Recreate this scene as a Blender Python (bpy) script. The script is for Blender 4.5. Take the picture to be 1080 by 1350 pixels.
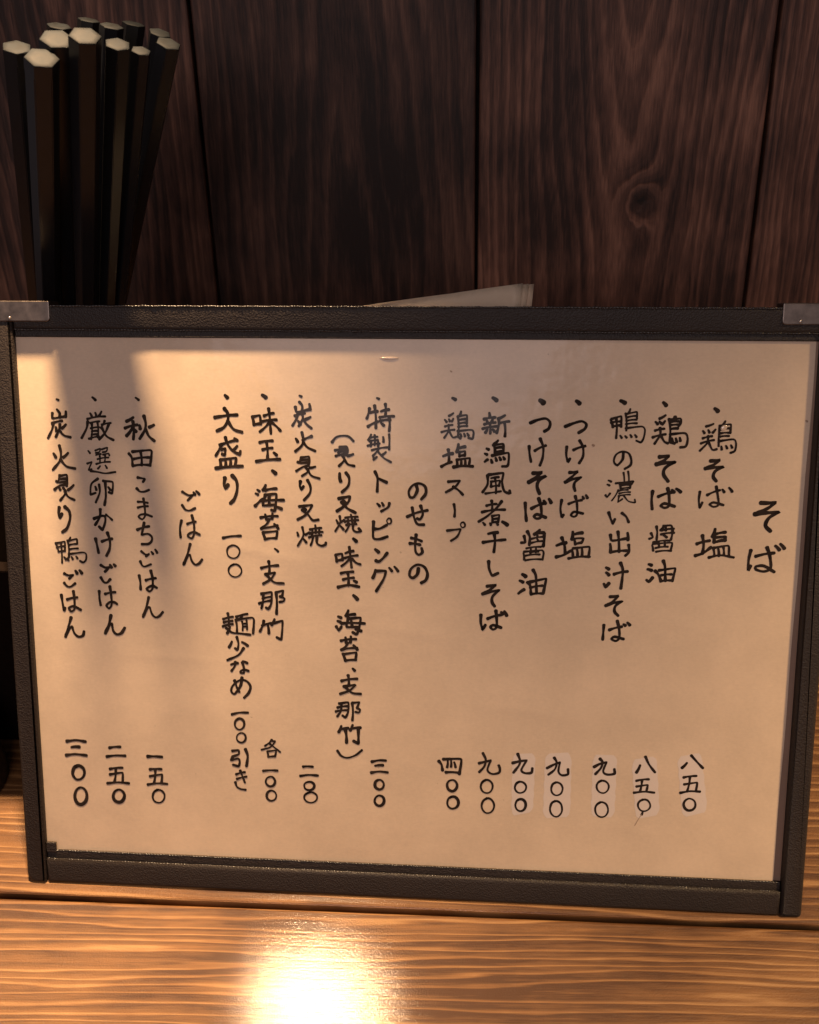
import bpy, bmesh, math, random
from mathutils import Vector, Matrix

random.seed(7)
scene = bpy.context.scene
for o in list(bpy.data.objects):
    bpy.data.objects.remove(o)
COL = scene.collection

# ---------------------------------------------------------------- camera
cd = bpy.data.cameras.new('camera')
cam = bpy.data.objects.new('camera', cd)
COL.objects.link(cam)
ROT = ((0.99664471, -0.01837909, 0.0797592),
       (0.07296341, 0.64107434, -0.76400264),
       (-0.0370899, 0.7672587, 0.64026435))
cm = Matrix(ROT).to_4x4()
cm.translation = Vector((0.0290005, -0.1970008, 0.3374842))
cam.matrix_world = cm
cd.sensor_fit = 'HORIZONTAL'
cd.sensor_width = 36
cd.lens = 36 * 1428 / 1080
cd.clip_start = 0.01
cd.clip_end = 20
cd.dof.use_dof = True
cd.dof.focus_distance = 0.352
cd.dof.aperture_fstop = 22
scene.camera = cam

# ---------------------------------------------------------------- room light
world = bpy.data.worlds.new('World')
scene.world = world
world.use_nodes = True
bg = world.node_tree.nodes['Background']
bg.inputs['Color'].default_value = (1.0, 0.82, 0.85, 1)
bg.inputs['Strength'].default_value = 0.135

def lamp(name, kind, loc, target, energy, color, size, **kw):
    l = bpy.data.lights.new(name, kind)
    l.energy = energy
    l.color = color
    if kind == 'AREA':
        l.shape = 'DISK'
        l.size = size
    else:
        l.shadow_soft_size = size
    if kind == 'SPOT':
        l.spot_size = math.radians(kw.get('cone', 60))
        l.spot_blend = kw.get('blend', 1.0)
    o = bpy.data.objects.new(name, l)
    COL.objects.link(o)
    o.location = loc
    o.rotation_euler = (Vector(target) - Vector(loc)).to_track_quat('-Z', 'Y').to_euler()
    return o

# pendant over the counter, a second pendant farther along, a broad fill light added for the dim room
lamp('pendant_lamp', 'SPOT', (-0.095, 0.173, 0.460), (-0.200, -0.055, 0.0), 32.0, (1.0, 0.66, 0.37), 0.012, cone=70, blend=1.0)
lamp('far_pendant_lamp', 'SPOT', (0.62, -0.02, 0.70), (0.30, -0.03, 0.02), 46.0, (1.0, 0.66, 0.35), 0.03, cone=48, blend=1.0)
lamp('room_fill', 'AREA', (-0.10, -0.9, 0.85), (0, 0.05, 0.1), 3.1, (1.0, 0.82, 0.82), 0.6)

scene.view_settings.view_transform = 'Standard'
scene.view_settings.look = 'None'
scene.view_settings.exposure = 0.12
scene.view_settings.gamma = 1.0
scene.view_settings.use_curve_mapping = False
scene.cycles.use_denoising = True
scene.cycles.caustics_reflective = False
scene.cycles.caustics_refractive = False

# ---------------------------------------------------------------- helpers
def link(name, me, m=None, parent=None):
    if m is not None:
        me.materials.append(m)
    o = bpy.data.objects.new(name, me)
    COL.objects.link(o)
    if parent:
        o.parent = parent
    return o

def obj(name, bm, m=None, parent=None, smooth=False):
    me = bpy.data.meshes.new(name)
    bmesh.ops.recalc_face_normals(bm, faces=bm.faces[:])
    bm.to_mesh(me)
    bm.free()
    if smooth:
        for p in me.polygons:
            p.use_smooth = True
    return link(name, me, m, parent)

def thing(name, label, cat, loc=(0, 0, 0), rot=(0, 0, 0), group=None):
    o = bpy.data.objects.new(name, None)
    COL.objects.link(o)
    o.location = loc
    o.rotation_euler = rot
    o.empty_display_size = 0.02
    tag(o, label, cat, group)
    return o

def tag(o, label, cat, group=None):
    o['label'] = label
    o['category'] = cat
    if group:
        o['group'] = group

def add_box(bm, lo, hi, bevel=0.0, seg=2):
    r = bmesh.ops.create_cube(bm, size=1)
    vs = r['verts']
    for v in vs:
        v.co = Vector([lo[i] + (v.co[i] + .5) * (hi[i] - lo[i]) for i in range(3)])
    if bevel:
        es = list({e for v in vs for e in v.link_edges})
        bmesh.ops.bevel(bm, geom=es, offset=bevel, segments=seg, affect='EDGES', profile=.5)

def offset_poly(pts, d):
    n = len(pts)
    out = []
    for i in range(n):
        a, b, c = Vector(pts[i - 1]), Vector(pts[i]), Vector(pts[(i + 1) % n])
        e1, e2 = (b - a).normalized(), (c - b).normalized()
        n1, n2 = Vector((-e1.y, e1.x)), Vector((-e2.y, e2.x))
        k = (n1 + n2)
        k = k / max(1e-6, k.dot(n1)) if k.length > 1e-6 else n1
        out.append(tuple(b + k * d))
    return out

def rounded_rect(u0, v0, u1, v1, radii, seg=6):
    """counter-clockwise from the lower left; radii = (bl, br, tr, tl)"""
    pts = []
    for (cx, cy, r, a0) in ((u0, v0, radii[0], 180), (u1, v0, radii[1], 270), (u1, v1, radii[2], 0), (u0, v1, radii[3], 90)):
        sx = 1 if cx == u0 else -1
        sy = 1 if cy == v0 else -1
        if r <= 0:
            pts.append((cx, cy))
            continue
        for i in range(seg + 1):
            a = math.radians(a0 + 90 * i / seg)
            pts.append((cx + sx * r + r * math.cos(a), cy + sy * r + r * math.sin(a)))
    return pts

def pad(bm, outline, y_front, y_back, r, seg=4):
    """a padded plate: outline in (u, v) mm, front edge rounded with radius r; front is -y"""
    def P(p, y):
        return bm.verts.new((p[0] / 1000, y / 1000, p[1] / 1000))
    rings = [[P(p, y_back) for p in outline]]
    for k in range(seg + 1):
        a = math.pi / 2 * k / seg
        ins = r * (1 - math.cos(a))
        y = y_front + r * (1 - math.sin(a))
        rings.append([P(p, y) for p in offset_poly(outline, ins)])
    n = len(outline)
    for A, B in zip(rings, rings[1:]):
        for i in range(n):
            bm.faces.new((A[i], A[(i + 1) % n], B[(i + 1) % n], B[i]))
    bm.faces.new(rings[0])
    bm.faces.new(rings[-1])

# ---------------------------------------------------------------- materials
class Nodes:
    def __init__(self, name):
        self.m = bpy.data.materials.new(name)
        self.m.use_nodes = True
        self.t = self.m.node_tree
        self.b = self.t.nodes['Principled BSDF']
    def n(self, kind, **props):
        x = self.t.nodes.new(kind)
        for k, v in props.items():
            setattr(x, k, v)
        return x
    def put(self, sock, v):
        if hasattr(v, 'is_output') or isinstance(v, bpy.types.NodeSocket):
            self.t.links.new(v, sock)
        else:
            sock.default_value = v
    def math(self, op, a, b=0.0, c=None):
        x = self.n('ShaderNodeMath', operation=op)
        self.put(x.inputs[0], a)
        self.put(x.inputs[1], b)
        if c is not None:
            self.put(x.inputs[2], c)
        return x.outputs[0]
    def coords(self):
        tc = self.n('ShaderNodeTexCoord')
        s = self.n('ShaderNodeSeparateXYZ')
        self.t.links.new(tc.outputs['Object'], s.inputs[0])
        return [self.math('MULTIPLY', s.outputs[i], 1000.0) for i in range(3)]
    def vec(self, x, y, z):
        c = self.n('ShaderNodeCombineXYZ')
        for s, v in zip(c.inputs, (x, y, z)):
            self.put(s, v)
        return c.outputs[0]
    def noise(self, v, scale=1.0, detail=3.0, rough=0.55, dist=0.0):
        x = self.n('ShaderNodeTexNoise')
        self.t.links.new(v, x.inputs['Vector'])
        x.inputs['Scale'].default_value = scale
        x.inputs['Detail'].default_value = detail
        x.inputs['Roughness'].default_value = rough
        x.inputs['Distortion'].default_value = dist
        return x.outputs['Fac']
    def ramp(self, f, stops, interp='LINEAR'):
        x = self.n('ShaderNodeValToRGB')
        x.color_ramp.interpolation = interp
        el = x.color_ramp.elements
        while len(el) < len(stops):
            el.new(0.5)
        for e, (p, c) in zip(el, stops):
            e.position = p
            e.color = (c, c, c, 1) if isinstance(c, (int, float)) else tuple(c) + (1,)
        self.put(x.inputs[0], f)
        return x.outputs[0]
    def mix(self, f, a, b, mode='MIX'):
        x = self.n('ShaderNodeMix', data_type='RGBA', blend_type=mode)
        self.put(x.inputs['Factor'], f)
        for k, v in (('A', a), ('B', b)):
            s = [i for i in x.inputs if i.name == k and i.type == 'RGBA'][0]
            self.put(s, tuple(v) + (1,) if isinstance(v, tuple) and len(v) == 3 else v)
        return [o for o in x.outputs if o.type == 'RGBA'][0]
    def bump(self, h, strength=0.3, dist=0.001, normal=None):
        x = self.n('ShaderNodeBump')
        x.inputs['Strength'].default_value = strength
        x.inputs['Distance'].default_value = dist
        self.t.links.new(h, x.inputs['Height'])
        if normal is not None:
            self.t.links.new(normal, x.inputs['Normal'])
        return x.outputs[0]
    def set(self, **kw):
        for k, v in kw.items():
            s = self.b.inputs[k.replace('_', ' ')]
            self.put(s, tuple(v) + (1,) if isinstance(v, tuple) and len(v) == 3 and s.type == 'RGBA' else v)
        return self.m

def wood(name, along, seed, dark, mid, light, spacing=4.0, heart=None, knots=(), warp=7.0, rough=0.4, coat=0.0,
         coat_rough=0.2, bump=0.25, line_sharp=0.5, stain=0.5, gloss_noise=0.1, wear=0.0, uneven=1.6, slope=0.0, ring_bump=0.5, shape=None, fib=0.45, coat_bump=0.30, spec=None):
    N = Nodes(name)
    X, Y, Z = N.coords()
    u, w = (X, Z) if along == 'Z' else (Y, X)
    if slope:
        u = N.math('ADD', u, N.math('MULTIPLY', w, slope))
    big = N.noise(N.vec(N.math('MULTIPLY', u, 0.016), N.math('MULTIPLY', w, 0.0055), seed), 1, 2, 0.5)
    d = N.math('MULTIPLY', N.math('SUBTRACT', big, 0.5), warp * 2.6)
    if heart:
        hu, hw, k = heart
        a = N.math('POWER', N.math('SUBTRACT', u, hu), 2)
        b = N.math('POWER', N.math('MULTIPLY', N.math('SUBTRACT', w, hw), k), 2)
        r = N.math('SQRT', N.math('ADD', N.math('ADD', a, b), 4.0))
    else:
        r = u
    r = N.math('ADD', r, d)
    core = None
    for (ku, kw, kr) in knots:
        a = N.math('POWER', N.math('SUBTRACT', u, ku), 2)
        b = N.math('POWER', N.math('MULTIPLY', N.math('SUBTRACT', w, kw), 0.75), 2)
        q = N.math('ADD', a, b)
        q = N.math('ADD', q, N.math('MULTIPLY', N.math('SUBTRACT', N.noise(N.vec(u, w, seed + 3), 0.16, 3), 0.5), kr * kr * 2.0))
        g = N.math('EXPONENT', N.math('MULTIPLY', q, -1.0 / (kr * kr * 3.2)))
        r = N.math('ADD', r, N.math('MULTIPLY', g, kr * 2.3))
        c = N.math('EXPONENT', N.math('MULTIPLY', q, -1.0 / (kr * kr * 0.75)))
        core = c if core is None else N.math('MAXIMUM', core, c)
    # growth rings
    jit = N.math('MULTIPLY', N.math('SUBTRACT', N.noise(N.vec(N.math('MULTIPLY', u, 0.11), N.math('MULTIPLY', w, 0.006), seed + 9), 1, 3), 0.5), uneven)
    ph = N.math('ADD', N.math('DIVIDE', r, spacing), jit)
    saw = N.math('FRACT', ph)
    ring = N.ramp(saw, shape or [(0.0, 0.95), (0.10, 1.0), (0.45, 0.35), (0.85, 0.0), (0.97, 0.5), (1.0, 0.95)])
    streak = N.noise(N.vec(N.math('MULTIPLY', r, 0.55), N.math('MULTIPLY', w, 0.012), seed + 1), 1, 4, 0.6)
    fibre = N.noise(N.vec(N.math('MULTIPLY', u, 2.6), N.math('MULTIPLY', w, 0.10), seed + 2), 1, 3, 0.6)
    blot = N.noise(N.vec(N.math('MULTIPLY', u, 0.03), N.math('MULTIPLY', w, 0.014), seed + 5), 1, 4, 0.6)
    f = N.math('ADD', N.math('MULTIPLY', ring, line_sharp), N.math('MULTIPLY', N.math('SUBTRACT', streak, 0.25), 1.0 - line_sharp))
    f = N.math('ADD', f, N.math('MULTIPLY', N.math('SUBTRACT', fibre, 0.5), fib))
    f = N.math('ADD', f, N.math('MULTIPLY', N.math('SUBTRACT', blot, 0.5), stain))
    col = N.ramp(f, [(0.05, dark), (0.42, mid), (0.85, light)])
    if core is not None:
        col = N.mix(N.math('MINIMUM', N.math('MULTIPLY', core, 1.15), 1.0), col, tuple(x * 0.3 for x in dark))
    rg = N.math('ADD', rough, N.math('MULTIPLY', N.math('SUBTRACT', N.noise(N.vec(X, Y, Z), 0.5, 4), 0.5), gloss_noise))
    grit = N.noise(N.vec(X, Y, Z), 1.6, 4, 0.7)
    h = N.math('ADD', N.math('MULTIPLY', ring, -ring_bump), N.math('MULTIPLY', fibre, 0.8))
    h = N.math('ADD', h, N.math('MULTIPLY', grit, wear))
    nb = N.bump(h, bump, 0.0006)
    N.set(Base_Color=col, Roughness=rg, Normal=nb)
    N.set(Coat_Weight=coat, Coat_Roughness=coat_rough)
    if spec is not None:
        N.set(Specular_IOR_Level=spec)
    if coat:
        h2 = N.math('ADD', N.math('MULTIPLY', ring, -0.7 * ring_bump), N.math('ADD', N.math('MULTIPLY', grit, 0.9), N.math('MULTIPLY', fibre, 0.5)))
        N.set(Coat_Normal=N.bump(h2, bump * coat_bump, 0.0004), Specular_IOR_Level=0.25)
    return N.m

def leather(name):
    N = Nodes(name)
    X, Y, Z = N.coords()
    p = N.vec(X, Y, Z)
    v = N.n('ShaderNodeTexVoronoi')
    v.inputs['Scale'].default_value = 1.9
    N.t.links.new(p, v.inputs['Vector'])
    n1 = N.noise(p, 0.8, 4, 0.6)
    h = N.math('ADD', N.math('MULTIPLY', v.outputs['Distance'], 0.7), N.math('MULTIPLY', n1, 0.7))
    fl = N.ramp(N.noise(p, 1.7, 2, 0.5), [(0.76, 0.0), (0.80, 1.0)])
    col = N.mix(N.math('MULTIPLY', fl, 0.35), N.mix(N.noise(p, 0.05, 3), (0.013, 0.0095, 0.0078), (0.026, 0.0185, 0.0145)), (0.25, 0.23, 0.21))
    return N.set(Base_Color=col, Roughness=0.55, Specular_IOR_Level=0.35, Normal=N.bump(h, 0.7, 0.0003))

def plain(name, col, rough=0.5, metal=0.0, var=0.2, **kw):
    N = Nodes(name)
    X, Y, Z = N.coords()
    n = N.noise(N.vec(X, Y, Z), 0.35, 4, 0.6)
    c = N.ramp(n, [(0.3, tuple(x * (1 - var) for x in col)), (0.7, tuple(min(1, x * (1 + var)) for x in col))])
    r = N.math('ADD', rough, N.math('MULTIPLY', N.math('SUBTRACT', n, 0.5), 0.2))
    return N.set(Base_Color=c, Roughness=r, Metallic=metal, **kw)

def paper(name, col, coat=0.0, mottle=0.17):
    N = Nodes(name)
    X, Y, Z = N.coords()
    p = N.vec(X, Y, Z)
    a = N.noise(p, 0.035, 5, 0.6)
    b = N.noise(p, 0.9, 3, 0.6)
    fib = N.noise(N.vec(N.math('MULTIPLY', X, 0.5), 0.0, N.math('MULTIPLY', Z, 2.2)), 1, 3, 0.6)
    f = N.math('ADD', N.math('MULTIPLY', a, 0.6), N.math('ADD', N.math('MULTIPLY', b, 0.2), N.math('MULTIPLY', fib, 0.2)))
    lo = tuple(x * (1 - mottle) for x in col)
    hi = tuple(x * (1 + mottle * 0.6) for x in col)
    c = N.ramp(f, [(0.3, lo), (0.7, hi)])
    sp = N.ramp(N.noise(p, 0.42, 2, 0.5), [(0.775, 0.0), (0.80, 1.0)])
    c = N.mix(N.math('MULTIPLY', sp, 0.45), c, tuple(x * 0.35 for x in col))
    h = N.math('ADD', N.math('MULTIPLY', a, 1.6), N.math('MULTIPLY', b, 0.05))
    N.set(Base_Color=c, Roughness=0.6, Normal=N.bump(h, 0.10, 0.0012))
    if coat:
        N.set(Coat_Weight=coat, Coat_Roughness=0.12, Coat_Normal=N.bump(N.noise(p, 0.06, 3), 0.3, 0.001))
    return N.m

M_LEATHER = leather('black_leatherette')
M_PAGE = paper('cream_page', (0.60, 0.465, 0.33), coat=0.35)
M_LINING = paper('brown_lining', (0.24, 0.15, 0.10), coat=0.3)
M_SHEET = paper('cream_sheet', (0.86, 0.73, 0.56), mottle=0.06)
M_TAPE = paper('correction_film', (0.605, 0.515, 0.445), coat=0.4, mottle=0.05)
M_INK = Nodes('brush_ink')
_p = M_INK.vec(*M_INK.coords())
M_INK.set(Base_Color=M_INK.ramp(M_INK.noise(_p, 0.22, 3, 0.6), [(0.32, (0.012, 0.008, 0.006)), (0.54, (0.024, 0.016, 0.012)), (0.80, (0.034, 0.023, 0.017))]), Roughness=0.7, Specular_IOR_Level=0.06)
M_INK = M_INK.m
M_INK.node_tree.nodes['Principled BSDF'].inputs['Coat Weight'].default_value = 0.2
M_CRACK = plain('brown_crack', (0.27, 0.18, 0.115), 0.6)
M_METAL = plain('tarnished_metal', (0.15, 0.125, 0.11), 0.38, 1.0)
M_RIVET = plain('rivet_metal', (0.75, 0.70, 0.62), 0.25, 1.0)
M_LACQUER = plain('black_lacquer', (0.0050, 0.0056, 0.0070), 0.5, Specular_IOR_Level=0.06, Coat_Weight=0.8, Coat_Roughness=0.28, Coat_IOR=1.36)
M_CAP = plain('worn_lacquer_end', (0.0038, 0.0056, 0.0074), 0.72, var=0.6, Specular_IOR_Level=0.2)
M_BOX = plain('dark_box_lacquer', (0.007, 0.0045, 0.0035), 0.9, Specular_IOR_Level=0.02)
M_POT = plain('dark_pot_glaze', (0.016, 0.013, 0.012), 0.4)
M_THREAD = plain('black_thread', (0.022, 0.018, 0.015), 0.24)
M_GAP = plain('dark_gap', (0.006, 0.005, 0.004), 0.8)
M_GLINT = plain('glint_bump_gloss', (0.60, 0.47, 0.345), 0.12)
M_GLINT.node_tree.nodes['Principled BSDF'].inputs['Coat Weight'].default_value = 1.0
M_GLINT.node_tree.nodes['Principled BSDF'].inputs['Coat Roughness'].default_value = 0.16

# ---------------------------------------------------------------- measured data (millimetres)
# brush strokes of every column: pen width, then points across / up the sheet
INK_WIDTH = 1.05
WRITING = [
 [
  (1.29, "110.8 138.7 113.1 138.7 115.3 138.9 113.0 137.0 109.2 135.1/109.2 135.1 112.9 135.6 116.6 135.9 113.7 134.1 112.7 131.6 114.3 129.8"),
  (1.08, "108.7 123.6 108.2 120.4 108.3 117.1 108.9 118.6/110.3 121.7 113.1 122.5 115.9 122.9/113.6 124.6 114.6 122.0 115.1 118.0 113.1 116.9 110.6 117.5 110.5 118.4 112.9 118.7 116.3 116.8/116.1 125.2 117.4 123.9/117.6 125.8 118.9 124.4"),
 ],
 [
  (1.26, "95.2 167.8 96.2 167.0"),
  (0.8, "95.1 163.1 92.9 162.3/92.0 160.9 92.5 160.2/93.6 161.2 94.0 160.4/95.8 161.4 95.0 160.4/92.1 158.6 94.9 159.3/91.6 157.0 95.5 158.1/93.7 159.3 93.5 157.2 91.4 154.7/94.0 157.2 95.2 155.1 96.5 155.3"),
  (0.77, "98.6 164.0 98.1 163.0/97.0 162.5 100.3 163.0 100.3 160.3/97.0 162.6 96.9 159.4 97.0 156.2/97.4 161.4 100.0 161.8/97.3 160.2 100.1 160.4/97.3 159.2 100.0 159.4/97.1 157.8 101.4 158.4 102.2 157.3 102.0 154.9 100.7 154.2/97.8 156.2 98.0 155.2/99.2 156.4 99.6 155.6/100.7 156.6 101.1 155.8"),
  (1.12, "94.8 151.6 96.4 151.7 97.7 152.0 95.8 150.4 93.3 149.2/93.3 149.2 96.1 149.6 98.9 149.8 96.5 148.5 95.9 146.7 96.9 145.3"),
  (0.87, "92.1 141.9 91.9 139.2 92.3 136.8 93.0 138.5/94.4 140.9 98.2 142.5/97.0 143.6 97.6 140.8 98.0 137.9 96.5 137.2 95.2 137.9 96.4 138.6 99.5 137.8/98.9 142.7 99.5 141.9/100.9 143.3 101.9 142.1"),
  (1.08, "92.0 125.3 95.9 126.4/93.6 128.0 94.1 125.1 93.9 122.2/91.7 121.5 94.1 122.4 96.4 124.3/97.4 130.2 96.7 127.7/97.2 128.4 100.6 129.2/97.1 127.4 97.3 125.9/97.1 127.4 100.7 127.8 100.4 126.5/98.0 126.1 100.7 126.7"),
  (0.86, "97.1 124.1 97.6 121.4/97.1 124.1 101.7 124.9 102.1 121.7/98.6 124.1 99.0 121.6/100.2 124.5 100.5 121.8/95.9 121.0 99.3 121.8 103.6 121.2"),
  (0.94, "92.6 52.1 91.1 50.3/93.9 54.7 95.6 52.8 97.8 50.5"),
  (0.86, "91.8 47.0 95.9 47.7/92.1 44.6 96.2 45.4 96.0 42.6/93.8 47.2 93.1 42.1/91.0 41.6 94.0 42.3 97.3 42.3"),
  (0.75, "93.7 39.7 92.9 39.2 92.3 38.2 92.3 37.2 92.8 36.2 93.6 35.6 94.6 35.6 95.5 36.1 96.0 37.0 96.0 38.1 95.6 39.0 94.7 39.6 93.7 39.7 92.9 39.2"),
 ],
 [
  (1.2, "79.6 169.5 80.5 168.6"),
  (0.88, "80.5 165.6 78.7 164.5/77.5 163.5 78.2 162.8/78.7 163.6 79.3 163.0/80.4 163.8 79.6 162.8/77.5 160.8 80.3 161.4/76.9 158.7 80.8 159.7/79.0 161.6 79.1 159.5 77.5 156.7/79.4 159.1 80.5 157.4 81.6 156.9"),
  (1.41, "83.4 165.1 83.3 164.2"),
  (0.88, "81.6 164.2 85.0 164.6 85.2 163.4 84.6 162.3/81.6 164.4 82.1 157.4/82.0 163.5 85.0 163.7/82.0 162.5 84.9 162.7/82.1 161.3 84.4 161.6/82.1 159.7 86.6 160.1 87.5 158.5 87.1 156.1 85.4 155.7/82.7 158.5 83.0 157.1/83.9 158.5 84.2 157.3/85.1 158.7 85.3 157.7/82.3 157.1 83.6 156.9"),
  (1.2, "79.2 152.6 80.6 152.8 82.1 153.0 80.5 151.4 78.3 150.3/78.3 150.3 81.2 150.8 84.1 151.1 81.2 149.3 80.7 147.2 82.2 145.0"),
  (1.05, "77.6 141.8 77.4 139.0 77.7 136.1/79.4 140.1 83.7 141.6/82.2 142.8 82.7 140.5 82.8 137.3 81.5 136.6 80.2 137.2 81.4 138.0 84.6 137.1/83.5 142.3 84.2 141.6/84.8 142.7 86.2 141.7"),
  (0.84, "77.7 128.4 78.3 127.1 77.2 126.6/79.3 130.6 79.6 128.6 79.5 126.4/81.4 130.8 83.8 131.0 84.3 129.4/81.6 130.8 80.6 129.4/81.0 129.4 84.7 130.0/80.8 128.1 84.8 128.7/84.3 129.4 83.9 126.4/81.5 127.9 82.6 127.2/82.1 130.7 82.2 129.4"),
  (0.73, "78.5 125.5 83.7 126.2/78.2 124.6 78.6 122.8/78.4 125.0 84.3 125.5 84.0 122.9/80.2 125.7 80.3 123.9/82.0 126.0 82.1 124.2/79.3 123.7 83.1 124.2/79.5 122.5 84.2 122.9"),
  (1.03, "77.4 118.4 78.3 118.1/77.1 116.8 78.4 116.4/76.9 113.3 77.7 112.7 78.8 114.1/81.9 119.6 82.5 117.8 82.8 113.1/79.5 116.3 80.5 115.2 81.5 113.0"),
  (0.88, "80.7 116.5 85.7 117.3 85.0 113.1/81.4 114.9 84.7 115.3/81.3 113.0 85.0 113.3"),
  (0.94, "77.6 50.7 76.5 48.1/79.2 53.7 80.5 51.0 82.5 48.4"),
  (0.86, "76.6 45.2 80.6 45.9/76.7 43.2 80.3 43.9 80.0 41.6/78.4 45.4 77.9 41.5/76.0 41.0 79.3 41.5 82.6 41.3"),
  (0.75, "79.0 38.7 78.1 38.2 77.5 37.3 77.5 36.3 78.0 35.3 78.8 34.7 79.9 34.7 80.8 35.2 81.4 36.1 81.4 37.1 80.9 38.1 80.1 38.7 79.0 38.7 78.1 38.2/79.1 34.4 78.8 33.4"),
  (0.24, "78.7 33.4 77.7 31.5 76.7 29.5"),
 ],
 [
  (1.27, "66.6 169.9 68.0 169.2"),
  (0.84, "63.8 164.0 64.6 161.7/64.0 164.2 67.0 165.1 67.1 161.8/64.0 163.1 67.1 163.5/64.6 161.9 67.1 162.3/65.5 164.5 65.8 161.4 65.7 158.3"),
  (0.74, "69.7 167.4 69.2 166.1/68.4 165.8 71.7 166.5 71.8 164.4/68.3 166.0 68.7 160.7/68.6 164.7 71.6 165.3/68.6 163.7 71.8 164.1/68.6 162.7 71.9 163.0/68.5 161.4 73.5 162.0 74.4 161.0 74.1 158.4 73.3 157.1 71.9 157.6/66.9 159.1 67.4 158.4/68.4 159.0 68.9 158.5/70.0 159.4 70.4 158.7/71.4 159.4 71.9 158.7"),
  (0.84, "68.1 153.7 67.9 151.6 66.4 149.8 65.3 150.9 65.8 153.0 67.6 154.1 69.7 153.6 70.6 151.6 70.4 149.9 68.7 148.7"),
  (0.7, "63.8 145.0 64.7 144.6/63.5 143.7 64.2 143.4/63.1 140.3 63.6 139.6 64.5 140.9/66.1 144.1 71.6 144.9 71.0 143.9/68.4 147.5 68.7 143.5/69.8 147.9 70.1 143.8/67.3 144.2 67.7 142.4/67.3 143.8 70.8 144.2 70.5 142.6/67.5 143.3 70.6 143.7/67.7 142.4 70.7 142.8"),
  (0.6, "67.1 141.7 70.0 142.1/67.0 142.0 65.1 138.6/67.3 140.9 70.7 141.4/67.1 140.1 70.7 140.6/67.3 140.1 67.0 138.1 68.4 139.2/68.7 140.3 70.3 138.5 72.4 138.1 72.2 139.1"),
  (0.95, "64.3 134.8 64.9 133.0 65.7 131.2 66.3 132.7/68.4 134.7 69.8 133.5 70.6 131.8"),
  (0.99, "65.1 127.6 65.7 125.8 70.4 126.6/70.4 128.4 70.6 126.1/67.4 128.7 67.8 125.8 68.0 122.2/65.1 124.7 65.3 122.0/65.3 122.0 70.9 122.6/70.9 124.5 71.1 122.3 70.0 121.0"),
  (1.06, "64.1 117.0 65.0 116.5/64.2 115.4 65.1 114.6/63.6 111.7 64.2 110.6 65.2 111.9/66.7 114.9 70.9 115.9/68.6 118.6 69.4 116.4 69.3 113.5 69.0 110.3"),
  (1.03, "65.7 107.5 67.1 107.6 68.4 107.9 66.5 105.8 64.4 104.5/64.4 104.5 67.0 105.5 69.7 106.1 67.6 104.6 67.3 102.7 68.5 101.3"),
  (0.99, "64.1 98.1 64.0 95.5 63.9 93.2/65.9 96.5 69.8 97.7/68.3 99.6 69.0 96.8 69.1 93.8 68.0 92.9 66.6 93.5 67.6 94.3 70.5 93.6/70.3 98.5 70.9 98.1/71.5 99.1 72.3 98.3"),
  (0.95, "62.7 49.5 64.5 50.6 66.7 51.3 65.7 48.1 67.0 47.0 69.4 47.4 69.3 49.0/64.5 52.4 65.4 51.2 64.9 49.2 63.2 47.0"),
  (0.75, "65.3 44.8 64.4 44.3 63.8 43.3 63.8 42.2 64.3 41.2 65.1 40.6 66.2 40.5 67.1 41.1 67.6 42.0 67.7 43.1 67.2 44.1 66.3 44.7 65.3 44.8 64.4 44.3/65.2 37.2 64.2 36.5 63.6 35.4 63.6 34.0 64.1 32.8 65.0 32.1 66.1 32.0 67.1 32.6 67.7 33.8 67.7 35.1 67.2 36.4 66.3 37.1 65.2 37.2 64.2 36.5"),
 ],
 [
  (1.34, "53.1 169.7 54.1 168.9"),
  (1.06, "49.9 161.7 52.6 162.8 55.0 163.4 56.4 162.5 56.0 161.1 54.1 159.8"),
  (0.96, "50.6 155.4 50.5 152.8 51.1 150.6 51.7 151.7/52.7 154.4 56.3 155.7/54.5 157.4 55.6 155.3 55.7 152.5 54.6 150.3"),
  (0.99, "51.7 147.3 53.1 147.4 54.3 147.7 52.4 145.9 50.4 144.2/50.4 144.2 52.8 145.2 55.4 145.9 53.5 144.3 53.2 142.9 53.6 141.5"),
  (0.92, "49.5 138.5 49.2 135.6 49.7 132.9 50.2 133.8/51.7 137.3 55.8 138.6/53.7 139.8 54.3 137.5 54.4 133.9 53.4 133.2 52.5 133.7 53.5 134.8 56.3 134.3/56.0 139.7 56.3 139.1/57.0 140.2 57.5 139.3"),
  (1.07, "48.3 123.8 51.3 124.8/49.9 126.4 50.8 124.0 51.1 121.5/48.3 120.1 50.4 120.7 52.8 122.2/53.3 128.4 53.1 125.9/53.9 127.6 56.3 128.1"),
  (0.88, "53.1 125.9 54.8 126.3 56.7 126.3 56.3 125.1/53.8 125.9 54.2 124.3/54.5 124.5 56.1 124.9/53.5 123.0 58.6 123.6 58.5 120.2/53.2 122.6 53.6 120.1/54.8 122.7 55.0 120.5/56.3 123.1 56.4 120.5/52.2 119.7 58.9 120.4"),
  (0.91, "47.3 48.5 49.5 49.8 51.5 50.7 51.1 47.5 52.2 46.2 54.2 46.6 54.2 48.4/49.6 52.2 50.4 50.6 49.9 48.2 47.8 46.2"),
  (0.79, "50.4 43.6 49.5 43.1 49.0 42.1 48.9 40.9 49.3 39.8 50.2 39.1 51.1 39.1 52.0 39.6 52.5 40.6 52.6 41.8 52.1 42.9 51.3 43.5 50.4 43.6 49.5 43.1/50.3 37.0 49.3 36.4 48.8 35.1 48.7 33.7 49.2 32.4 50.1 31.6 51.1 31.5 52.0 32.2 52.6 33.4 52.6 34.8 52.2 36.1 51.3 36.9 50.3 37.0 49.3 36.4"),
 ],
 [
  (1.63, "41.9 169.8 43.0 169.0"),
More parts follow.
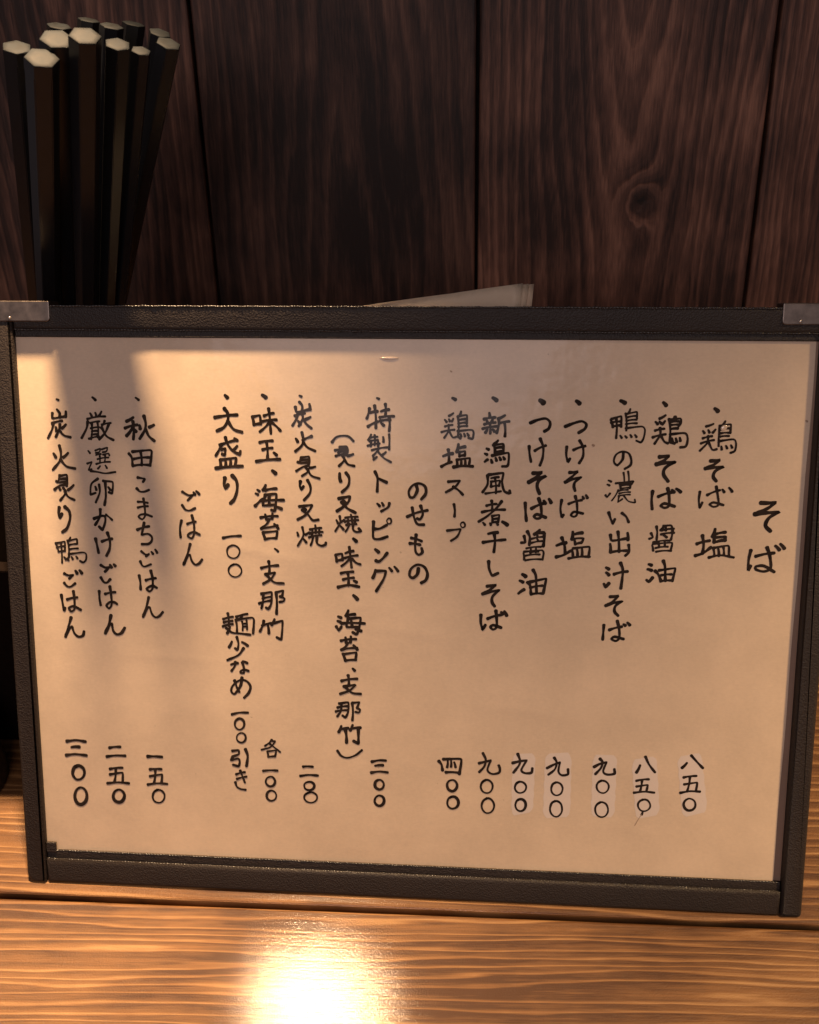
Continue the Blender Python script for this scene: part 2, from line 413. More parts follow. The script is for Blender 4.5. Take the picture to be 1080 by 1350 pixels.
  (1.06, "39.1 162.7 41.5 163.7 43.9 164.1 45.2 162.9 44.9 161.1 43.5 160.1"),
  (0.96, "38.9 155.4 39.1 153.0 39.6 150.5/40.7 154.0 44.1 155.7/42.3 157.8 43.3 155.1 43.2 151.9 42.4 149.4"),
  (1.2, "40.3 146.9 41.7 147.0 43.1 147.3 41.1 145.5 39.0 144.0/39.0 144.0 41.6 145.2 44.4 146.1 42.2 144.5 41.7 142.7 42.5 140.4"),
  (1.1, "38.1 137.4 38.3 134.3 38.6 131.6/40.1 135.6 44.4 137.5/42.3 138.9 43.1 136.2 43.2 133.0 41.8 132.4 40.9 133.1 41.9 133.8 44.7 132.8/43.9 138.2 44.4 137.3/45.5 138.8 46.2 137.6"),
  (1.03, "38.0 126.7 38.4 124.7 37.1 124.5/39.0 128.2 39.8 126.4 39.7 123.8/42.9 128.8 41.2 127.3/41.2 127.5 44.2 127.9"),
  (1.11, "44.3 127.7 44.1 123.5"),
  (0.74, "41.9 127.5 42.2 126.8/40.3 125.8 44.4 126.6/40.3 124.5 44.2 125.2/42.1 125.9 42.5 125.1/38.8 122.7 43.4 123.3/37.9 121.2 38.2 119.0/38.1 121.6 43.8 122.2 44.3 121.3 44.0 119.1/40.2 122.9 40.1 121.2/41.8 123.1 41.8 121.5/40.1 121.4 42.7 121.7/38.5 120.3 43.1 120.8/38.5 118.8 44.0 119.2"),
  (1.25, "37.7 114.2 38.8 113.5"),
  (1.03, "36.9 112.1 38.0 111.6/36.6 107.8 38.4 109.2/41.1 115.7 42.0 113.9 42.4 108.0/39.4 111.6 40.3 110.5 40.6 107.8/40.1 111.7 45.3 112.9 44.5 108.0"),
  (0.92, "40.3 109.8 44.3 110.6/40.6 107.7 44.5 108.0"),
  (0.96, "36.0 49.9 38.4 50.6 40.6 51.0 38.9 47.6 40.0 46.5 42.2 46.7 42.5 48.3/37.6 53.1 38.4 50.8 38.1 49.2 36.3 46.5"),
  (0.8, "38.4 43.4 37.5 42.9 37.0 42.0 36.9 41.0 37.3 40.1 38.1 39.5 39.1 39.5 40.0 40.0 40.5 40.8 40.6 41.9 40.1 42.8 39.3 43.3 38.4 43.4 37.5 42.9/38.5 37.2 37.7 36.7 37.3 35.8 37.2 34.7 37.6 33.7 38.3 33.1 39.2 33.0 40.0 33.5 40.5 34.4 40.6 35.6 40.2 36.6 39.4 37.2 38.5 37.2 37.7 36.7"),
 ],
 [
  (1.28, "27.3 170.4 28.5 169.6"),
  (0.96, "26.3 165.7 26.5 164.4/24.7 163.7 28.2 164.3/25.5 163.4 25.8 162.5/27.4 163.9 27.0 162.7/24.8 162.1 28.3 162.7/24.3 160.7 28.8 161.5/26.5 162.5 26.7 159.2/25.8 160.6 25.2 159.5/27.4 160.6 28.0 159.9/31.2 165.0 29.1 163.9/29.3 163.9 29.3 161.7 28.7 159.4/29.5 162.5 32.6 163.1/31.1 162.7 31.3 158.4"),
  (0.93, "25.6 154.5 26.3 154.2/25.1 152.9 25.8 152.6/25.1 150.3 26.0 151.0/29.2 157.1 28.0 156.0/27.7 155.6 30.8 156.0 30.9 153.9/28.0 155.6 28.3 153.2/28.2 154.6 30.5 155.0/28.3 153.3 30.9 153.7/27.4 152.3 32.5 153.2 32.4 149.3 30.6 148.9/27.1 151.0 27.4 150.1/28.5 151.6 28.8 150.7/29.7 151.8 30.1 151.0/30.9 151.9 31.3 151.2"),
  (0.96, "26.1 146.0 26.1 143.1 24.6 140.6/26.4 146.2 31.0 146.8 30.7 143.9 31.5 141.0 33.3 140.4 33.1 141.3"),
  (0.78, "27.2 145.1 29.6 145.5/27.2 144.0 27.2 142.4/27.2 144.0 30.0 144.4 29.7 142.6/27.2 142.4 29.9 142.8/28.4 145.3 28.8 140.3/25.5 140.2 28.0 140.6 30.4 141.0"),
  (0.93, "25.9 136.3 29.1 136.9/27.5 137.9 27.7 134.8/24.5 134.2 31.8 135.1/30.7 137.8 29.1 135.6 26.3 133.0 23.5 131.1"),
  (0.82, "27.7 133.0 27.9 130.9/27.7 133.0 30.0 133.4 29.7 131.1/27.9 131.9 29.7 132.2/27.9 130.9 29.7 131.1/24.9 130.8 25.5 130.1/27.1 130.7 27.4 130.1/29.2 130.7 29.6 130.2"),
  (1.21, "31.0 131.2 32.6 130.2"),
  (1.04, "26.6 127.2 29.6 127.7/25.0 124.4 28.6 125.0 32.1 125.4/28.5 127.4 28.8 124.7 28.5 121.3"),
  (1.08, "26.9 118.2 27.1 115.8 28.1 113.6 30.0 114.4"),
  (1.08, "26.5 110.0 27.9 110.2 29.4 110.5 27.3 108.7 25.1 107.4/25.1 107.4 27.8 108.2 30.5 108.8 28.4 106.7 28.2 104.8 29.1 103.4"),
  (1.08, "24.7 100.4 24.7 97.8 25.3 95.5 26.2 97.1/26.9 99.2 31.2 100.6/29.5 101.9 29.8 99.1 29.8 96.4 28.7 95.6 27.8 96.4 28.7 97.1 31.3 96.3/31.2 101.5 31.7 100.8/32.2 101.8 33.0 100.4"),
  (0.92, "24.9 49.4 26.9 50.0 28.8 50.6 27.7 47.2 29.2 45.8 31.5 46.3 31.8 47.7 31.4 48.9/26.1 53.0 27.1 50.7 26.6 48.3 25.0 46.3"),
  (0.8, "27.2 43.6 26.3 43.0 25.7 42.0 25.6 40.8 26.1 39.7 26.9 39.1 28.0 39.0 28.9 39.6 29.4 40.6 29.5 41.8 29.1 42.8 28.2 43.5 27.2 43.6 26.3 43.0/27.7 37.1 26.7 36.4 26.1 35.3 26.0 33.9 26.5 32.7 27.4 31.9 28.5 31.9 29.4 32.5 30.0 33.6 30.1 35.0 29.6 36.2 28.7 37.0 27.7 37.1 26.7 36.4"),
 ],
 [
  (1.07, "14.7 170.2 15.7 169.7"),
  (0.78, "15.1 165.5 13.7 164.6/12.4 163.4 13.0 162.7/13.7 163.6 14.0 162.9/15.1 163.8 14.6 162.9/12.5 161.3 14.9 161.8/11.4 159.5 15.5 160.3/13.7 161.8 13.5 159.7 12.3 157.7/13.9 159.7 15.0 157.9 16.2 158.1"),
  (0.82, "17.5 166.1 17.2 165.0/16.5 164.5 19.3 164.9 19.3 162.2/16.5 164.5 16.6 158.0/16.7 163.3 19.2 163.7/16.7 162.2 19.3 162.6/16.7 161.2 19.5 161.5/16.5 159.9 20.9 160.3 21.5 159.4 21.2 157.5 19.9 157.8/17.4 159.0 17.6 158.2/18.5 159.1 18.8 158.3/19.5 159.2 19.9 158.5/16.7 158.0 17.4 157.6"),
  (1.03, "12.0 151.9 15.0 152.8/13.6 154.0 13.8 149.9/11.5 148.6 14.7 150.1/16.8 155.8 16.3 153.3/16.8 154.4 18.9 155.0"),
  (0.86, "17.0 153.2 17.2 151.9/17.0 153.2 18.9 153.6 18.8 152.1/17.2 152.0 18.7 152.3/16.3 150.8 16.5 149.1/16.3 150.8 20.4 151.4 20.2 149.3/17.7 150.9 17.7 149.1/18.9 151.1 19.0 149.1"),
  (1.07, "15.3 148.5 18.3 148.9 21.4 148.8"),
  (0.93, "13.7 143.8 17.4 144.2 15.9 142.2 13.0 140.4/15.3 142.2 16.9 141.2 18.4 139.7"),
  (0.93, "15.6 136.6 15.9 134.6 15.8 132.6"),
  (0.86, "13.5 128.0 17.8 128.6 16.8 126.2 14.8 124.7"),
  (0.53, "18.4 130.8 18.0 130.6 17.8 130.2 17.8 129.8 18.0 129.4 18.3 129.1 18.6 129.1 19.0 129.3 19.2 129.7 19.2 130.1 19.0 130.5 18.7 130.8 18.4 130.8 18.0 130.6"),
  (1.04, "11.5 49.7 12.4 48.5 12.8 46.4/13.0 50.4 18.9 50.6 18.4 45.3/13.9 45.8 18.6 45.7"),
  (0.8, "14.5 49.8 14.3 47.6/15.6 49.9 15.6 47.8/16.6 49.5 17.1 47.7"),
  (0.84, "15.7 43.1 14.9 42.7 14.4 41.8 14.4 40.8 14.8 39.8 15.5 39.3 16.4 39.2 17.1 39.7 17.6 40.6 17.7 41.6 17.3 42.5 16.6 43.1 15.7 43.1 14.9 42.7/16.0 37.2 15.1 36.7 14.6 35.8 14.5 34.6 14.9 33.6 15.7 33.0 16.7 33.0 17.6 33.5 18.1 34.4 18.2 35.5 17.8 36.5 17.0 37.2 16.0 37.2 15.1 36.7"),
 ],
 [
  (1.04, "3.5 142.7 3.9 140.9 2.8 138.7 1.6 138.7 1.2 140.5 2.5 142.5 4.6 143.1 6.4 142.1 6.6 139.9 5.2 138.0"),
  (1.01, "0.7 132.3 3.9 133.7 7.2 134.5/5.0 135.9 5.7 133.3 4.8 131.5 3.9 131.8/2.3 135.3 2.9 132.2 4.0 130.0 6.1 129.8"),
  (1.01, "3.6 126.5 3.3 123.4 3.5 120.8 4.5 119.9 5.6 120.7 5.4 122.1/2.0 125.4 5.4 124.4/1.6 123.6 4.9 123.2"),
  (1.09, "4.4 115.4 4.0 113.4 2.6 112.2 1.5 113.0 2.0 115.2 4.0 116.6 6.2 116.0 7.3 113.8 6.8 111.6 5.3 110.6"),
 ],
 [
  (0.79, "-9.0 170.0 -8.3 169.7"),
  (0.97, "-11.3 166.7 -12.2 163.5/-11.5 165.2 -8.8 165.8/-11.8 161.0 -8.6 162.6/-9.7 167.6 -9.3 164.0 -9.3 160.5/-7.7 165.8 -5.2 166.4/-6.3 168.1 -6.3 164.4/-8.1 163.9 -3.6 164.3/-7.9 162.8 -4.7 163.2/-5.1 164.1 -5.1 159.6/-7.6 162.1 -6.8 161.4"),
  (0.79, "-10.8 158.5 -11.7 156.7/-11.3 157.4 -8.8 157.8/-11.9 154.9 -8.1 155.7/-11.3 156.4 -8.6 156.7/-9.7 158.3 -9.7 155.1/-10.8 156.5 -11.0 154.8/-8.6 156.4 -8.6 154.8/-7.0 157.8 -6.9 156.2/-5.1 158.6 -5.0 156.3 -5.1 153.8/-10.6 153.5 -5.2 154.5/-8.3 154.1 -10.3 151.7/-10.1 151.9 -10.1 150.3 -9.0 151.4/-8.8 153.3 -6.9 151.2 -4.5 149.8/-6.1 153.0 -7.2 152.1"),
  (1.01, "-9.6 146.7 -8.8 144.7 -8.9 140.3/-8.5 144.5 -7.0 143.8 -5.9 143.3"),
  (0.86, "-8.9 136.4 -8.1 135.6/-7.4 136.7 -6.9 135.8"),
  (0.97, "-5.0 136.6 -5.4 135.3 -7.6 133.9"),
  (1.04, "-10.1 130.5 -10.2 125.3 -8.3 124.8 -5.6 125.7/-9.8 128.1 -8.0 128.3 -5.8 129.5"),
  (0.54, "-5.2 131.7 -5.5 131.4 -5.8 131.1 -5.8 130.6 -5.6 130.2 -5.3 129.9 -4.9 129.9 -4.6 130.1 -4.4 130.5 -4.4 130.9 -4.5 131.4 -4.8 131.6 -5.2 131.7 -5.5 131.4"),
  (1.12, "-9.6 121.4 -8.5 120.5/-9.4 117.7 -8.4 117.4 -6.9 118.7 -5.7 120.3"),
  (1.05, "-9.5 114.6 -10.4 111.9/-9.5 114.2 -6.2 114.3 -6.9 111.6 -9.3 107.5"),
  (0.9, "-5.1 115.4 -4.2 114.3/-3.4 115.8 -2.2 114.3"),
  (0.99, "-10.9 48.6 -8.5 49.2 -6.2 49.2/-9.8 47.2 -7.2 47.5/-11.1 44.7 -8.5 45.2 -5.6 45.0"),
  (0.87, "-8.7 42.2 -9.4 41.8 -9.8 41.1 -9.9 40.2 -9.6 39.4 -8.9 38.9 -8.2 38.8 -7.4 39.2 -7.0 40.0 -6.9 40.9 -7.3 41.7 -7.9 42.2 -8.7 42.2 -9.4 41.8/-8.7 36.6 -9.4 36.1 -9.9 35.3 -10.0 34.3 -9.6 33.5 -9.0 33.0 -8.1 32.9 -7.3 33.4 -6.9 34.2 -6.8 35.1 -7.1 36.0 -7.8 36.5 -8.7 36.6 -9.4 36.1"),
 ],
 [
  (0.86, "-23.3 155.9 -21.9 157.5 -19.7 158.0 -17.9 157.7 -16.4 156.3"),
  (0.93, "-20.8 154.3 -18.7 154.6 -18.3 153.2 -18.9 151.8/-20.7 153.9 -21.2 152.5/-22.3 153.3 -18.5 153.8/-20.9 152.8 -18.7 153.0/-20.3 153.5 -19.0 153.9/-22.1 151.5 -19.1 152.1/-16.5 152.2 -18.2 151.6/-20.0 151.8 -19.4 150.3 -21.1 148.3/-19.3 150.3 -18.2 148.9 -16.2 148.4"),
  (1.11, "-20.9 146.0 -20.9 144.5 -20.6 143.4"),
  (1.04, "-18.9 146.2 -17.9 144.6 -18.2 142.0 -20.2 139.9"),
  (1.11, "-21.3 137.8 -17.7 138.6 -18.1 136.9 -19.9 135.1 -21.9 133.7/-20.4 136.7 -18.5 134.7 -15.9 133.3"),
  (0.79, "-20.1 137.6 -19.0 136.5"),
  (0.79, "-22.1 130.8 -21.6 129.7/-19.6 131.0 -20.7 130.1/-21.0 132.1 -20.9 129.9 -22.5 127.1/-21.2 129.2 -19.8 127.7/-19.2 131.6 -15.2 132.0/-17.4 132.7 -17.0 130.3/-19.4 130.3 -15.0 130.9/-18.3 131.2 -18.3 129.6/-16.1 131.8 -16.1 130.0/-18.9 129.2 -15.6 129.6/-17.8 129.6 -19.2 127.0"),
  (0.93, "-16.7 129.6 -16.7 127.8 -15.6 127.0 -14.1 127.3 -14.9 128.2"),
  (1.15, "-16.7 124.8 -15.7 123.9"),
  (0.94, "-22.6 119.3 -22.1 117.1/-22.4 119.3 -20.4 119.7 -20.2 117.7/-22.1 117.3 -20.2 117.7/-19.3 119.9 -16.7 120.7/-19.5 118.3 -15.3 119.3/-18.0 122.0 -17.7 119.2 -17.3 115.2/-17.9 118.1 -20.6 115.6/-17.1 118.1 -15.8 116.8 -14.4 116.3"),
  (1.01, "-20.8 113.2 -16.8 113.8/-20.1 111.1 -16.6 111.8/-18.6 113.6 -18.4 109.1/-16.6 110.8 -15.7 110.3"),
  (1.09, "-21.8 108.5 -18.3 109.3 -14.9 108.8"),
  (1.2, "-16.8 105.9 -15.5 104.6"),
  (1.01, "-21.9 98.6 -20.9 98.2/-22.1 97.1 -21.1 96.7/-22.5 95.2 -21.7 93.8 -20.8 95.2/-18.5 100.8 -19.3 98.9/-18.7 99.1 -16.3 99.5/-18.5 98.3 -19.1 95.2 -15.4 95.2/-18.5 97.9 -14.5 98.4 -15.0 94.8 -15.8 92.7 -17.1 93.4/-20.8 96.3 -17.3 96.6 -13.1 96.5/-17.6 97.4 -17.3 95.5/-16.2 94.4 -14.3 93.9"),
  (0.97, "-21.0 90.4 -16.0 91.1/-19.5 91.6 -19.3 89.7/-17.7 92.0 -17.9 89.9/-18.8 89.7 -19.4 88.5 -20.9 87.3/-20.9 87.3 -15.6 88.1/-16.9 89.0 -15.6 87.5/-20.5 86.0 -19.6 83.7/-20.3 85.8 -16.0 86.5 -16.2 84.0/-19.6 83.6 -16.0 84.0"),
  (0.95, "-17.2 81.0 -16.5 80.3"),
  (0.99, "-20.9 76.6 -15.7 77.5/-18.7 78.6 -18.5 75.1/-20.2 74.7 -16.3 75.4 -18.2 73.4 -21.4 72.1/-19.6 74.5 -17.4 72.6 -14.5 72.3"),
  (0.91, "-21.8 68.7 -18.7 69.2 -18.8 65.9 -19.7 63.9 -20.7 64.6/-21.0 68.6 -21.2 66.2 -22.4 64.2/-22.3 67.3 -18.9 67.9/-22.9 65.9 -18.8 66.5/-17.4 69.1 -15.0 69.4 -15.8 67.4/-15.8 67.4 -14.8 66.8 -15.2 65.8 -16.3 66.0/-17.4 68.9 -17.4 63.0"),
  (0.99, "-21.1 60.9 -22.0 58.7/-21.7 59.5 -18.8 60.2/-17.3 61.4 -18.1 59.4/-17.7 60.0 -14.7 60.5"),
  (1.18, "-19.8 59.7 -19.4 55.0/-15.4 60.3 -15.4 54.9 -17.0 55.7"),
  (0.87, "-22.5 52.1 -21.2 50.3 -19.1 49.7 -16.4 50.7 -14.2 52.6"),
 ],
 [
  (0.79, "-33.6 170.5 -32.9 170.2"),
  (0.97, "-33.6 168.5 -32.7 167.3 -32.8 165.5/-34.9 166.9 -34.4 165.3 -30.4 166.2/-30.4 167.9 -30.2 166.1/-35.1 164.1 -31.9 165.0/-34.2 164.6 -34.6 163.2 -35.9 161.0/-34.1 162.5 -33.4 161.4/-30.1 163.8 -31.5 163.1/-32.8 165.0 -32.6 163.2 -33.9 160.9/-32.4 163.1 -31.4 161.5 -29.8 160.2"),
  (0.97, "-34.9 156.9 -34.3 155.9/-29.8 157.7 -31.6 157.0 -32.7 156.4/-32.9 158.9 -32.5 156.4 -33.1 154.6 -35.1 152.8/-32.5 155.7 -31.1 154.1 -28.7 153.0"),
  (0.86, "-33.3 151.0 -33.7 149.2 -34.4 149.4/-33.3 150.8 -30.8 151.2 -30.6 149.6 -31.0 148.2/-33.2 149.9 -31.0 150.2/-33.4 149.0 -31.0 149.2/-34.9 146.5 -32.8 147.8 -31.0 148.3/-28.7 148.0 -30.5 147.6/-31.8 147.8 -31.2 146.3 -33.1 144.9/-31.2 147.1 -30.0 145.1 -27.4 144.2"),
  (1.01, "-33.6 143.2 -33.8 141.6 -33.3 140.5 -32.6 141.6/-31.3 143.6 -30.4 141.6 -30.6 139.4 -32.5 137.1"),
  (0.97, "-34.1 135.0 -29.9 135.6 -30.5 134.3 -32.3 132.1 -34.7 130.7/-33.2 133.9 -31.2 132.3 -29.8 130.6 -27.9 130.8/-33.0 134.8 -32.0 133.9"),
  (0.83, "-34.9 126.5 -34.6 125.4/-31.0 126.6 -32.2 125.8/-33.2 128.2 -32.9 125.6 -34.8 122.0/-33.3 124.7 -32.0 123.2/-30.7 127.5 -27.0 128.1/-29.0 129.0 -28.9 126.4/-30.9 126.2 -26.6 126.8/-29.9 127.3 -30.1 125.8/-27.7 127.7 -27.8 126.4/-31.1 124.9 -27.0 125.7/-29.8 124.9 -30.6 122.3"),
  (0.98, "-28.5 125.1 -28.5 123.1 -27.1 122.2 -25.8 122.6 -25.6 123.3"),
  (0.95, "-34.2 45.9 -30.9 46.0/-35.2 42.5 -32.3 43.0 -29.2 42.9"),
  (0.79, "-32.5 40.5 -33.3 40.2 -33.9 39.5 -33.9 38.7 -33.6 38.0 -32.9 37.6 -32.0 37.5 -31.1 37.9 -30.6 38.6 -30.5 39.4 -30.9 40.1 -31.6 40.5 -32.5 40.5 -33.3 40.2/-32.1 36.7 -33.2 36.2 -33.9 35.4 -34.0 34.5 -33.5 33.6 -32.6 33.1 -31.4 33.0 -30.3 33.5 -29.7 34.3 -29.6 35.3 -30.0 36.1 -31.0 36.7 -32.1 36.7 -33.2 36.2"),
 ],
 [
  (1.23, "-45.5 170.6 -44.3 169.8"),
  (0.98, "-48.9 163.8 -48.3 161.1/-48.8 163.6 -46.4 164.1 -46.1 161.5/-48.3 161.1 -46.1 161.5/-45.0 164.0 -41.9 164.9/-45.7 162.2 -41.0 162.8/-43.5 166.3 -43.2 163.6 -42.9 158.4/-43.4 161.9 -46.5 158.9/-42.6 161.9 -39.8 159.3"),
  (1.02, "-46.6 155.5 -42.4 156.1/-45.7 153.2 -42.5 153.8/-44.4 155.7 -44.2 150.0/-42.1 152.3 -41.2 151.5"),
  (1.09, "-47.8 149.4 -43.8 150.0 -40.1 150.2"),
  (1.23, "-42.7 146.5 -41.6 145.6"),
  (0.87, "-47.7 140.2 -47.0 139.7/-48.3 139.0 -47.5 138.6"),
  (1.05, "-48.5 134.9 -47.0 136.4 -45.9 137.2/-44.9 141.8 -45.8 140.1/-45.1 140.1 -41.4 140.7/-45.1 138.6 -46.0 135.1 -42.3 135.4/-45.0 138.5 -41.5 138.9 -42.1 133.5 -43.2 133.7/-46.7 136.6 -43.0 136.9 -39.1 137.0/-41.6 134.7 -39.9 134.1/-43.7 138.3 -43.9 137.4/-43.9 136.3 -43.9 135.4"),
  (0.94, "-46.8 131.1 -41.2 131.7/-45.3 132.2 -44.9 130.5/-42.9 132.6 -43.1 130.8/-44.0 130.6 -44.8 129.1 -46.7 127.5/-46.7 127.5 -43.9 128.0 -41.3 128.6/-42.4 129.1 -41.1 127.6/-46.3 126.2 -45.5 124.0/-46.1 126.2 -41.5 126.7 -41.8 124.3/-45.5 124.0 -41.8 124.4"),
  (0.76, "-42.4 120.9 -41.3 120.0"),
  (0.98, "-47.0 114.3 -41.4 115.3/-44.5 116.6 -44.4 112.6/-45.7 112.2 -42.5 112.9 -43.9 110.7 -46.5 109.0/-45.2 111.9 -42.8 109.6 -39.7 109.3"),
  (0.91, "-47.2 105.6 -43.8 106.2 -44.0 102.4 -45.0 100.5 -45.8 101.0/-46.6 105.4 -46.7 103.1 -47.3 100.6/-48.0 102.3 -43.8 103.4/-46.8 104.0 -43.8 104.7/-42.3 106.2 -39.9 106.9 -40.3 105.0/-41.0 104.9 -39.5 104.2 -39.9 103.3 -41.2 103.0"),
  (1.02, "-42.3 106.2 -42.1 102.8 -42.3 98.9"),
  (0.95, "-46.6 96.4 -48.0 92.7/-47.2 94.7 -44.2 95.7/-45.3 95.1 -45.0 92.2/-43.0 97.1 -44.0 95.1/-43.8 95.5 -40.4 96.6 -40.5 93.3 -40.9 90.2 -42.4 90.9"),
  (0.75, "-44.7 55.1 -45.5 54.1 -47.1 52.8/-45.1 54.7 -43.6 54.6 -45.2 52.5 -48.3 51.4/-45.5 53.7 -43.6 52.2 -41.9 50.8/-46.4 50.9 -46.0 48.9/-46.2 50.9 -43.3 51.4 -43.7 49.2/-46.0 48.9 -43.7 49.2"),
  (0.91, "-47.9 43.8 -43.0 44.1"),
  (0.75, "-45.7 41.8 -46.5 41.4 -47.0 40.6 -47.1 39.7 -46.7 38.9 -46.1 38.4 -45.3 38.3 -44.5 38.7 -44.0 39.5 -43.9 40.4 -44.3 41.3 -44.9 41.8 -45.7 41.8 -46.5 41.4/-45.5 36.8 -46.3 36.3 -46.8 35.5 -46.9 34.5 -46.6 33.7 -45.9 33.1 -45.0 33.1 -44.2 33.5 -43.7 34.3 -43.6 35.3 -44.0 36.2 -44.7 36.7 -45.5 36.8 -46.3 36.3"),
 ],
 [
  (1.16, "-57.5 170.4 -56.7 169.6"),
  (1.16, "-61.0 163.3 -56.9 164.0 -53.7 164.2/-57.8 166.2 -56.7 164.6 -56.8 162.4 -58.1 160.2 -60.4 159.0/-56.8 162.2 -54.9 159.6 -52.2 158.7"),
  (1.02, "-59.0 154.6 -59.8 153.0 -61.0 151.0/-59.6 154.5 -56.3 155.6 -54.0 156.2/-59.1 153.0 -57.8 153.4 -58.0 151.2 -58.9 151.6/-57.7 157.0 -57.0 154.8 -55.4 152.7 -53.1 151.5/-53.9 154.3 -55.4 152.7/-52.9 152.7 -53.2 151.6/-54.8 156.7 -53.9 156.0/-59.7 149.7 -59.4 147.6/-59.5 149.7 -54.4 150.4 -54.8 147.6/-57.9 149.8 -57.8 147.6/-56.2 150.0 -56.3 147.6"),
  (1.16, "-61.1 147.0 -56.7 147.5 -52.3 147.8"),
  (1.23, "-58.2 143.9 -58.5 141.7 -58.0 140.4 -57.2 141.7/-55.8 144.7 -54.4 142.9 -54.3 140.0 -55.3 137.0 -56.6 135.6"),
  (0.91, "-59.4 124.1 -56.6 124.7 -53.5 124.9"),
  (0.68, "-56.4 121.7 -57.5 121.2 -58.1 120.3 -58.2 119.2 -57.8 118.1 -56.9 117.5 -55.8 117.4 -54.8 117.9 -54.2 118.9 -54.0 120.0 -54.5 121.0 -55.4 121.6 -56.4 121.7 -57.5 121.2/-56.1 115.3 -57.1 114.8 -57.8 113.9 -57.9 112.8 -57.4 111.8 -56.5 111.2 -55.4 111.1 -54.4 111.6 -53.7 112.5 -53.6 113.6 -54.1 114.6 -55.0 115.3 -56.1 115.3 -57.1 114.8"),
  (0.91, "-60.2 96.6 -56.9 97.5/-60.0 95.5 -57.1 96.1/-60.4 94.1 -57.0 95.0/-58.6 98.6 -58.4 94.3/-58.0 94.0 -59.0 91.8/-59.3 93.6 -57.4 92.1 -54.4 91.8 -51.2 91.5"),
  (0.91, "-55.8 97.5 -52.0 98.6/-53.7 98.3 -54.5 96.8/-56.0 96.5 -55.7 92.3/-55.8 96.5 -50.5 97.4 -49.9 96.7 -50.3 91.9"),
  (0.72, "-53.9 96.0 -53.8 92.9/-52.4 96.4 -52.3 93.2/-53.8 95.1 -52.4 95.3/-53.8 94.1 -52.4 94.3"),
  (0.95, "-55.8 90.6 -55.3 88.3 -55.7 86.1 -56.5 86.7/-57.5 89.0 -58.5 87.0/-54.1 88.9 -52.2 87.7/-53.6 86.8 -55.4 84.4 -59.2 82.5"),
  (0.91, "-58.0 81.0 -55.7 81.6/-56.5 82.0 -56.7 80.6 -57.9 78.8/-54.0 82.3 -52.5 81.7/-54.2 81.9 -53.7 80.3 -53.7 78.2 -54.9 78.3 -54.7 78.9 -53.5 79.4 -52.1 79.0"),
  (0.99, "-56.9 75.5 -56.2 73.2 -55.4 71.6/-54.4 76.6 -55.0 73.6 -57.0 70.8 -58.1 71.6 -57.7 73.5 -55.3 75.6 -53.0 75.5 -51.6 73.7 -52.2 71.4 -53.8 69.6"),
  (0.95, "-58.1 63.6 -55.6 64.3 -52.6 64.4"),
  (0.79, "-55.8 62.2 -56.6 61.7 -57.1 60.9 -57.2 59.9 -56.9 59.0 -56.2 58.4 -55.4 58.3 -54.6 58.8 -54.1 59.6 -54.0 60.7 -54.3 61.6 -55.0 62.1 -55.8 62.2 -56.6 61.7"),
  (0.64, "-55.4 57.1 -56.1 56.7 -56.6 56.0 -56.7 55.1 -56.4 54.3 -55.7 53.8 -54.9 53.7 -54.2 54.1 -53.7 54.9 -53.6 55.8 -53.9 56.6 -54.6 57.1 -55.4 57.1 -56.1 56.7"),
  (0.99, "-58.3 50.6 -56.2 50.9 -56.2 49.5 -58.2 48.6/-58.2 48.6 -58.8 47.2 -56.4 47.9 -55.9 46.9 -56.3 45.2 -58.2 45.6"),
  (1.11, "-53.8 51.4 -53.1 49.0 -53.6 45.3"),
  (0.87, "-57.2 42.2 -54.2 43.1/-57.0 40.5 -53.7 41.5/-55.8 43.6 -55.1 41.6 -54.3 39.3/-57.6 39.3 -57.1 37.7 -55.8 36.9 -54.1 36.7"),
 ],
 [
  (0.88, "-72.4 139.1 -70.4 138.0 -68.8 138.2 -70.7 136.3/-72.6 134.7 -71.5 133.2 -70.0 133.0 -68.3 133.8/-68.7 139.0 -68.2 138.2/-67.8 139.4 -66.8 138.4"),
  (0.91, "-73.0 129.6 -73.6 127.0 -73.5 123.9/-71.1 128.5 -68.3 129.3/-69.5 131.4 -68.9 128.6 -69.0 125.2 -69.8 123.7 -71.1 124.4 -70.7 125.2 -69.0 125.8 -67.1 125.0"),
  (0.95, "-70.4 121.8 -71.3 118.8 -72.9 114.8/-72.7 115.2 -71.3 117.9 -70.6 118.2 -70.1 116.2 -69.0 114.9 -67.7 115.3 -66.6 116.7"),
 ],
 [
  (0.8, "-86.6 169.3 -85.6 168.6"),
  (1.06, "-87.6 163.0 -89.9 161.7/-90.5 159.5 -86.4 160.6/-87.8 161.7 -87.9 155.9/-88.1 159.5 -90.1 157.0/-87.6 159.2 -86.9 158.4/-85.7 160.5 -85.5 159.3/-80.9 160.7 -82.5 159.9/-84.1 163.5 -83.6 161.0 -84.1 158.8 -85.8 156.1/-83.7 159.2 -82.7 157.0 -81.0 155.5"),
  (0.95, "-89.6 151.3 -88.7 150.0 -88.5 147.3/-88.4 151.9 -82.5 152.5 -82.0 152.0 -82.7 147.4/-88.2 149.5 -82.8 150.1/-85.7 151.9 -85.5 147.5/-88.5 147.3 -82.7 147.6"),
  (0.88, "-87.0 143.5 -84.6 143.1 -85.3 142.1/-87.5 139.9 -86.4 138.9 -84.9 138.9 -83.4 139.5"),
  (0.84, "-87.3 135.5 -84.0 135.2/-87.4 133.6 -84.0 134.1/-85.4 136.6 -85.1 133.9 -85.1 130.9 -86.1 129.7 -87.3 130.5 -86.7 131.2 -84.9 131.4 -82.8 130.7"),
  (0.95, "-87.9 126.2 -83.9 127.4/-85.5 128.6 -86.2 125.8 -86.5 124.5 -84.4 124.9 -83.1 123.8 -83.4 122.3 -84.5 121.5 -86.6 121.4"),
